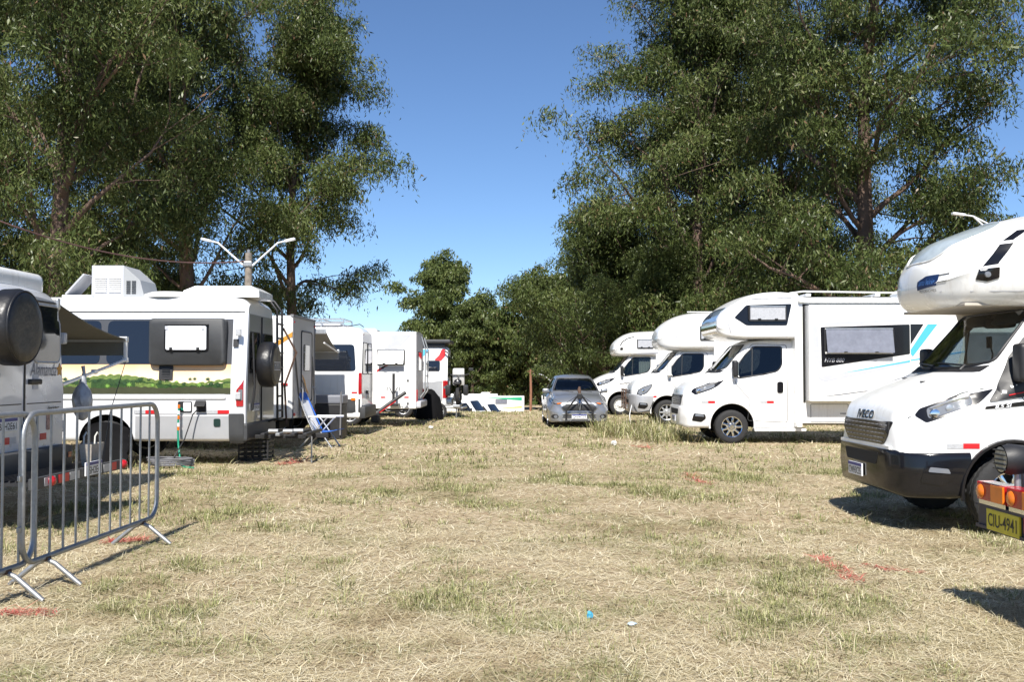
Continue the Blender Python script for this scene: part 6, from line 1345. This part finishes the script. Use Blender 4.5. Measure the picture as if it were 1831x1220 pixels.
boolean(body, [cav, c1, c2]); arches(body, [(.78, .29, .345), (3.25, .29, .345)], .85, inner=.3)
for pl in body.data.polygons:
    c = pl.center
    if 1.125 < c.x < 3.295 and abs(c.y) < .81 and .41 < c.z < 1.44:
        h = kb.find_nearest(c)
        if (h[0] - c).length > .03: pl.material_index = len(body.data.materials) - 1
w1 = decal('windscreen', kb, ws, 'F', GLASS, K, off=.004, depth=0, cut=.12); bead('windscreen_seal', kb, ws, 'F', BLACKP, w1, r=.014, off=.002)
for sd, s in (('N', -1), ('O', 1)):
    w2 = decal('side_window', kb, sw, sd, TGLASS, K, off=.004, depth=0, cut=.15); bead('window_seal', kb, sw, sd, BLACKP, w2, r=.012, off=.002)
    seam(K, kb, rpoly([(1.22, .40), (2.22, .36), (2.24, 1.36), (1.9, 1.38), (1.2, .98)], .05), sd, name='door_seam')
    y = project(kb, sd, 1.35, .99, 0).y
    m = P().box((1.30, y + s * .12, 1.03), (.12, .20, .13), .05, seg=3).obj('mirror', CARSILVER, K, smooth=50); P().box((1.29, y + s * .03, .98), (.07, .10, .05), .02).obj('mirror_foot', BLACKP, m)
    for x_ in (.78, 3.25): wheel(K, x_, s * .745, .29, .17, 'plain')
    hl = [(p[0] * -s, p[1]) for p in [(.44, .70), (.60, .665), (.76, .685), (.795, .77), (.765, .835), (.62, .785)]]
    h = decal('headlight', kb, rpoly(hl, .02), 'F', BLACKG, K, off=.008, depth=.03, cut=.05)
    decal('headlight_lens', kb, rpoly([(.62 * -s + (a - .62 * -s) * .84, .745 + (b - .745) * .80) for a, b in hl], .02), 'F', LENS, h, off=.013, depth=.01, cut=.05)
    decal('amber_lens', kb, [(p[0] * -s, p[1]) for p in [(.47, .70), (.60, .672), (.62, .705), (.52, .718)]], 'F', ORANGE, h, off=.018, depth=.006, cut=.05)
    f = decal('fog_lamp', kb, [(s * -.67 + .10 * math.cos(t), .335 + .062 * math.sin(t)) for t in [2 * math.pi * k / 16 for k in range(16)]], 'F', BLACKP, K, off=.006, cut=.05); decal('fog_lamp_lens', kb, [(s * -.65 + .05 * math.cos(t), .33 + .045 * math.sin(t)) for t in [2 * math.pi * k / 12 for k in range(12)]], 'F', LENS, f, off=.012, depth=.008, cut=.05)
decal('grille', kb, rpoly([(-.48, .58), (-.37, .665), (.37, .665), (.48, .58), (.42, .495), (-.42, .495)], .02), 'F', BLACKP, K, off=.010, depth=.03, cut=.06)
bead('grille_surround', kb, rpoly([(-.50, .58), (-.38, .68), (.38, .68), (.50, .58), (.43, .48), (-.43, .48)], .02), 'F', CHROME, K, r=.009, off=.008)
decal('lower_intake', kb, rpoly([(-.40, .44), (.40, .44), (.50, .225), (-.50, .225)], .02), 'F', DGREYP, K, off=.006, cut=.08)
for z_ in (.40, .27, .235): P().tube([project(kb, 'F', -.47 + .094 * k, z_, .014) for k in range(11)], .012, 5).obj('intake_bar', ALU, K, smooth=60)
plate(K, (0, .335), 'F', -.03, 'QNI4C35', wd=.42, ht=.12)
decal('bonnet_badge', kb, [(.055 * math.cos(t), .735 + .022 * math.sin(t)) for t in [2 * math.pi * k / 16 for k in range(16)]], 'F', CHROME, K, off=.008, cut=1)
P().tube([(2.3, 0, 1.49), (2.35, 0, 1.56)], .008, 5).obj('antenna', BLACKP, K)
P().box((1.36, 0, .86), (.30, 1.3, .26), .06).obj('dashboard', BLACKP, K); P().box((1.62, 0, 1.33), (.03, .2, .06), .015).obj('rear_view_mirror', BLACKP, K)
for y in (-.36, .36): P().box((2.05, y, .80), (.14, .44, .60), .05, Matrix.Rotation(R(10), 3, 'Y')).obj('seat', SEATF, K); P().box((2.12, y, 1.16), (.09, .24, .16), .03).obj('head_rest', SEATF, K)
a = [Matrix.Rotation(R(-62), 3, 'Y') @ Vector((.17 * math.cos(t), .17 * math.sin(t), 0)) + Vector((1.60, -.34, 1.02)) for t in [2 * math.pi * k / 20 for k in range(20)]]
P().tube(a, .014, 6, closed=True).obj('steering_wheel', BLACKP, K, smooth=60)
for y in (-.45, .08): P().tube([project(kb, 'F', y, 1.0, .01), project(kb, 'F', y + .5, 1.05, .014)], .009, 5).obj('wiper', BLACKP, K)
TB_ = P(); TB_.tube([(-.10, -.37, .18), (-.12, -.37, .50), (-.16, -.05, .92)], .024, 7); tb = TB_.obj('tow_bar', BLACKP, K, smooth=60)
P().tube([(-.10, .37, .18), (-.12, .37, .50), (-.16, .05, .92)], .024, 7).obj('tow_bar_leg', BLACKP, tb, smooth=60)
P().tube([(-.12, -.40, .22), (-.12, .40, .22)], .022, 7).obj('tow_bar_base', BLACKP, tb); P().box((-.17, 0, .90), (.07, .13, .16), .02).obj('tow_coupling', BLACKP, tb); P().tube([(-.17, 0, .96), (-.12, .01, 1.06), (-.10, 0, 1.16)], [.035, .055, .03], 8).obj('tow_head', RUST, tb, smooth=50)
for s in (-1, 1):
    P().tube([(-.17, s * .06, .90), (-.17, s * .03, .70), (-.15, s * .01, .52)], .009, 5).obj('chain', STEEL, tb, smooth=60)
    P().tube([(-.16, s * .05, .92), (-.05, s * .22, .80), (.02, s * .34, .72)], .007, 5).obj('safety_cable', BLACKP, tb, smooth=60)

# ------------------------------------------------------------------ crowd barriers
def barrier(loc, rz, length, label):
    b = thing('crowd_barrier', loc, label, 'barrier', rz, 'crowd barriers'); r = .17; n = 6; L2 = length
    z0, z1 = .20, 1.24; pts = []
    for (cx, cz, a0) in ((L2 - r, z1 - r, 0), (r, z1 - r, 90), (r, z0 + r, 180), (L2 - r, z0 + r, 270)):
        for k in range(n + 1): a = R(a0 + 90 * k / n); pts.append((cx + r * math.cos(a), 0, cz + r * math.sin(a)))
    P().tube(pts, .021, 9, closed=True).obj('frame', STEEL, b, smooth=60)
    nb = 11
    for k in range(nb):
        x_ = .19 + (L2 - .38) * k / (nb - 1); P().tube([(x_, 0, z0), (x_, 0, z1)], .0095, 7).obj('bar', STEEL, b, smooth=60)
    for x_ in (.34, L2 - .34):
        P().tube([(x_, -.26, .0), (x_, -.07, .155), (x_, 0, .185), (x_, .07, .155), (x_, .26, .0)], .019, 8).obj('foot', STEEL, b, smooth=60); P().box((x_, 0, .19), (.07, .05, .03), .008).obj('foot_clamp', RUST, b)
    for z_ in (.45, .80): P().box((-.03, 0, z_), (.05, .02, .04), .006).obj('coupling', STEEL, b)
    return b
barrier((-3.36, 6.86, 0), R(88.3), 2.40, 'steel crowd barrier in full view at the lower left')
barrier((-3.52, 4.62, 0), R(86.5), 2.44, 'steel crowd barrier cut off by the left edge, nearer than the other one')

# ------------------------------------------------------------------ lamp posts, poles, wires
def arm_lamp(par, base, elbow, head):
    o = P().tube([base, elbow, Vector(elbow).lerp(Vector(head), .45)], [.028, .024, .024], 7).obj('lamp_arm', PLW, par, smooth=60)
    d = (Vector(head) - Vector(elbow)).normalized(); c = Vector(elbow).lerp(Vector(head), .72); rot = Vector((1, 0, 0)).rotation_difference(d).to_matrix()
    P().box(c, ((Vector(head) - Vector(elbow)).length * .62, .16, .065), .02, rot).obj('lamp_head', PLW, o)
D = 27.4; lx = gx(443, D); lg = gzp(lx, D)
LP = thing('street_lamp', (lx, D, lg), 'double-armed street lamp on a weathered post behind the mural camper van', 'street lamp', group='street lamps')
P().tube([(0, 0, -.3), (0, 0, gz(452, D) - lg)], [.13, .095], 10).obj('post', CONC, LP, smooth=60)
zz = lambda py: gz(py, D) - lg
for s, e, h in ((-1, 389, 360), (1, 496, 526)): arm_lamp(LP, (s * .12, -.05, zz(475)), (gx(e, D) - lx, -.05, zz(434)), (gx(h, D) - lx, -.05, zz(427)))
P().box((0, -.03, zz(472)), (.24, .2, .15), .03).obj('arm_clamp', STEEL, LP); P().cyl((0, 0, zz(452)), (0, 0, zz(446)), .05, n=8).obj('cap', STEEL, LP)
D = 27.5; rx = gx(1790, D); rg = gzp(rx, D)
LQ = thing('street_lamp', (rx, D, rg), 'single-armed street lamp whose head shows above the nearest motorhome', 'street lamp', group='street lamps')
P().tube([(0, 0, -.3), (0, 0, gz(425, D) - rg)], [.12, .09], 10).obj('post', CONC, LQ, smooth=60)
arm_lamp(LQ, (0, -.05, gz(430, D) - rg), (gx(1742, D) - rx, -.05, gz(386, D) - rg), (gx(1706, D) - rx, -.05, gz(381, D) - rg)); P().tube([(0, -.05, gz(430, D) - rg), (gx(1770, D) - rx, -.05, gz(400, D) - rg), (gx(1742, D) - rx, -.05, gz(386, D) - rg)], .024, 7).obj('arm_brace', PLW, LQ, smooth=60)
d2 = 85.0; wx_ = gx(948, d2); wg = gzp(wx_, d2)
WP = thing('wooden_pole', (wx_, d2, wg), 'thin red-brown wooden pole beyond the rise left of the silver car', 'pole')
P().tube([(0, 0, -.3), (.06, 0, gz(700, d2) - wg), (.03, 0, gz(661, d2) - wg)], [.12, .11, .09], 9).obj('post', WOODRED, WP, smooth=60); P().b6(-.3, .3, -.04, .04, gz(665, d2) - wg, gz(664, d2) - wg).obj('crossarm', WOODRED, WP)
d3 = 88.0; fx_ = gx(985, d3); fg = gzp(fx_, d3)
FL = thing('street_lamp', (fx_, d3, fg), 'small far street lamp just left of the silver car', 'street lamp', group='street lamps')
P().tube([(0, 0, -.3), (0, 0, gz(679, d3) - fg)], [.14, .10], 8).obj('post', CONC, FL, smooth=60); arm_lamp(FL, (0, 0, gz(682, d3) - fg), (gx(973, d3) - fx_, 0, gz(672, d3) - fg), (gx(964, d3) - fx_, 0, gz(669, d3) - fg))
a = Vector((lx, 27.4, gz(466, 27.4))); b = Vector((gx(-60, 22), 22, gz(372, 22))); pts = [a.lerp(b, k / 24) - Vector((0, 0, .45 * 4 * (k / 24) * (1 - k / 24))) for k in range(25)]
tag(P().tube(pts, .018, 6).obj('power_line', pm('faded_red_cable', (.10, .05, .045), .7), None, smooth=60), 'sagging reddish cable from the double-armed street lamp to the left edge', 'cable')
a = Vector((wx_, d2, gz(663, d2))); b = Vector((fx_, d3, gz(676, d3))); tag(P().tube([a.lerp(b, k / 8) - Vector((0, 0, .25 * 4 * (k / 8) * (1 - k / 8))) for k in range(9)], .03, 5).obj('power_line', RUST, None), 'thin far wire from the wooden pole to the small far lamp', 'cable')

# ------------------------------------------------------------------ litter
def litter(name, px, py, size, mat, label, flat=.35, seed=1):
    d = FPX * EYE / (py - HY); x = gx(px, d); rd = random.Random(seed); bm = bmesh.new(); bmesh.ops.create_icosphere(bm, subdivisions=2, radius=1)
    for v in bm.verts: k = rd.uniform(.55, 1.15); v.co = Vector((v.co.x * size * k, v.co.y * size * .7 * k, v.co.z * size * flat * k))
    o = P().bm(bm).obj(name, mat, None); o.location = (x, d, gzp(x, d) + size * flat * .7 + .012); o.rotation_euler = (0, 0, rd.uniform(0, 3)); tag(o, label, name.replace('_', ' '), 'scraps on the grass')
LW = pm('white_litter', (.72, .72, .70), .7, vary=.1); LB = pm('blue_litter', (.05, .34, .55), .5, vary=.3)
litter('plastic_scrap', 1053, 1108, .022, LB, 'scrap of bright blue plastic on the straw in the foreground', 1.3, 1)
litter('plastic_scrap', 1127, 1118, .045, pm('pale_blue_litter', (.45, .58, .68), .5), 'pale bluish scrap lying right of the bright blue one', .15, 2)
litter('paper_scrap', 771, 768, .10, LW, 'white crumpled paper in the middle distance left of centre', .6, 3)
litter('paper_scrap', 1097, 796, .09, LW, 'white crumpled paper on the grass before the silver car', .6, 4)
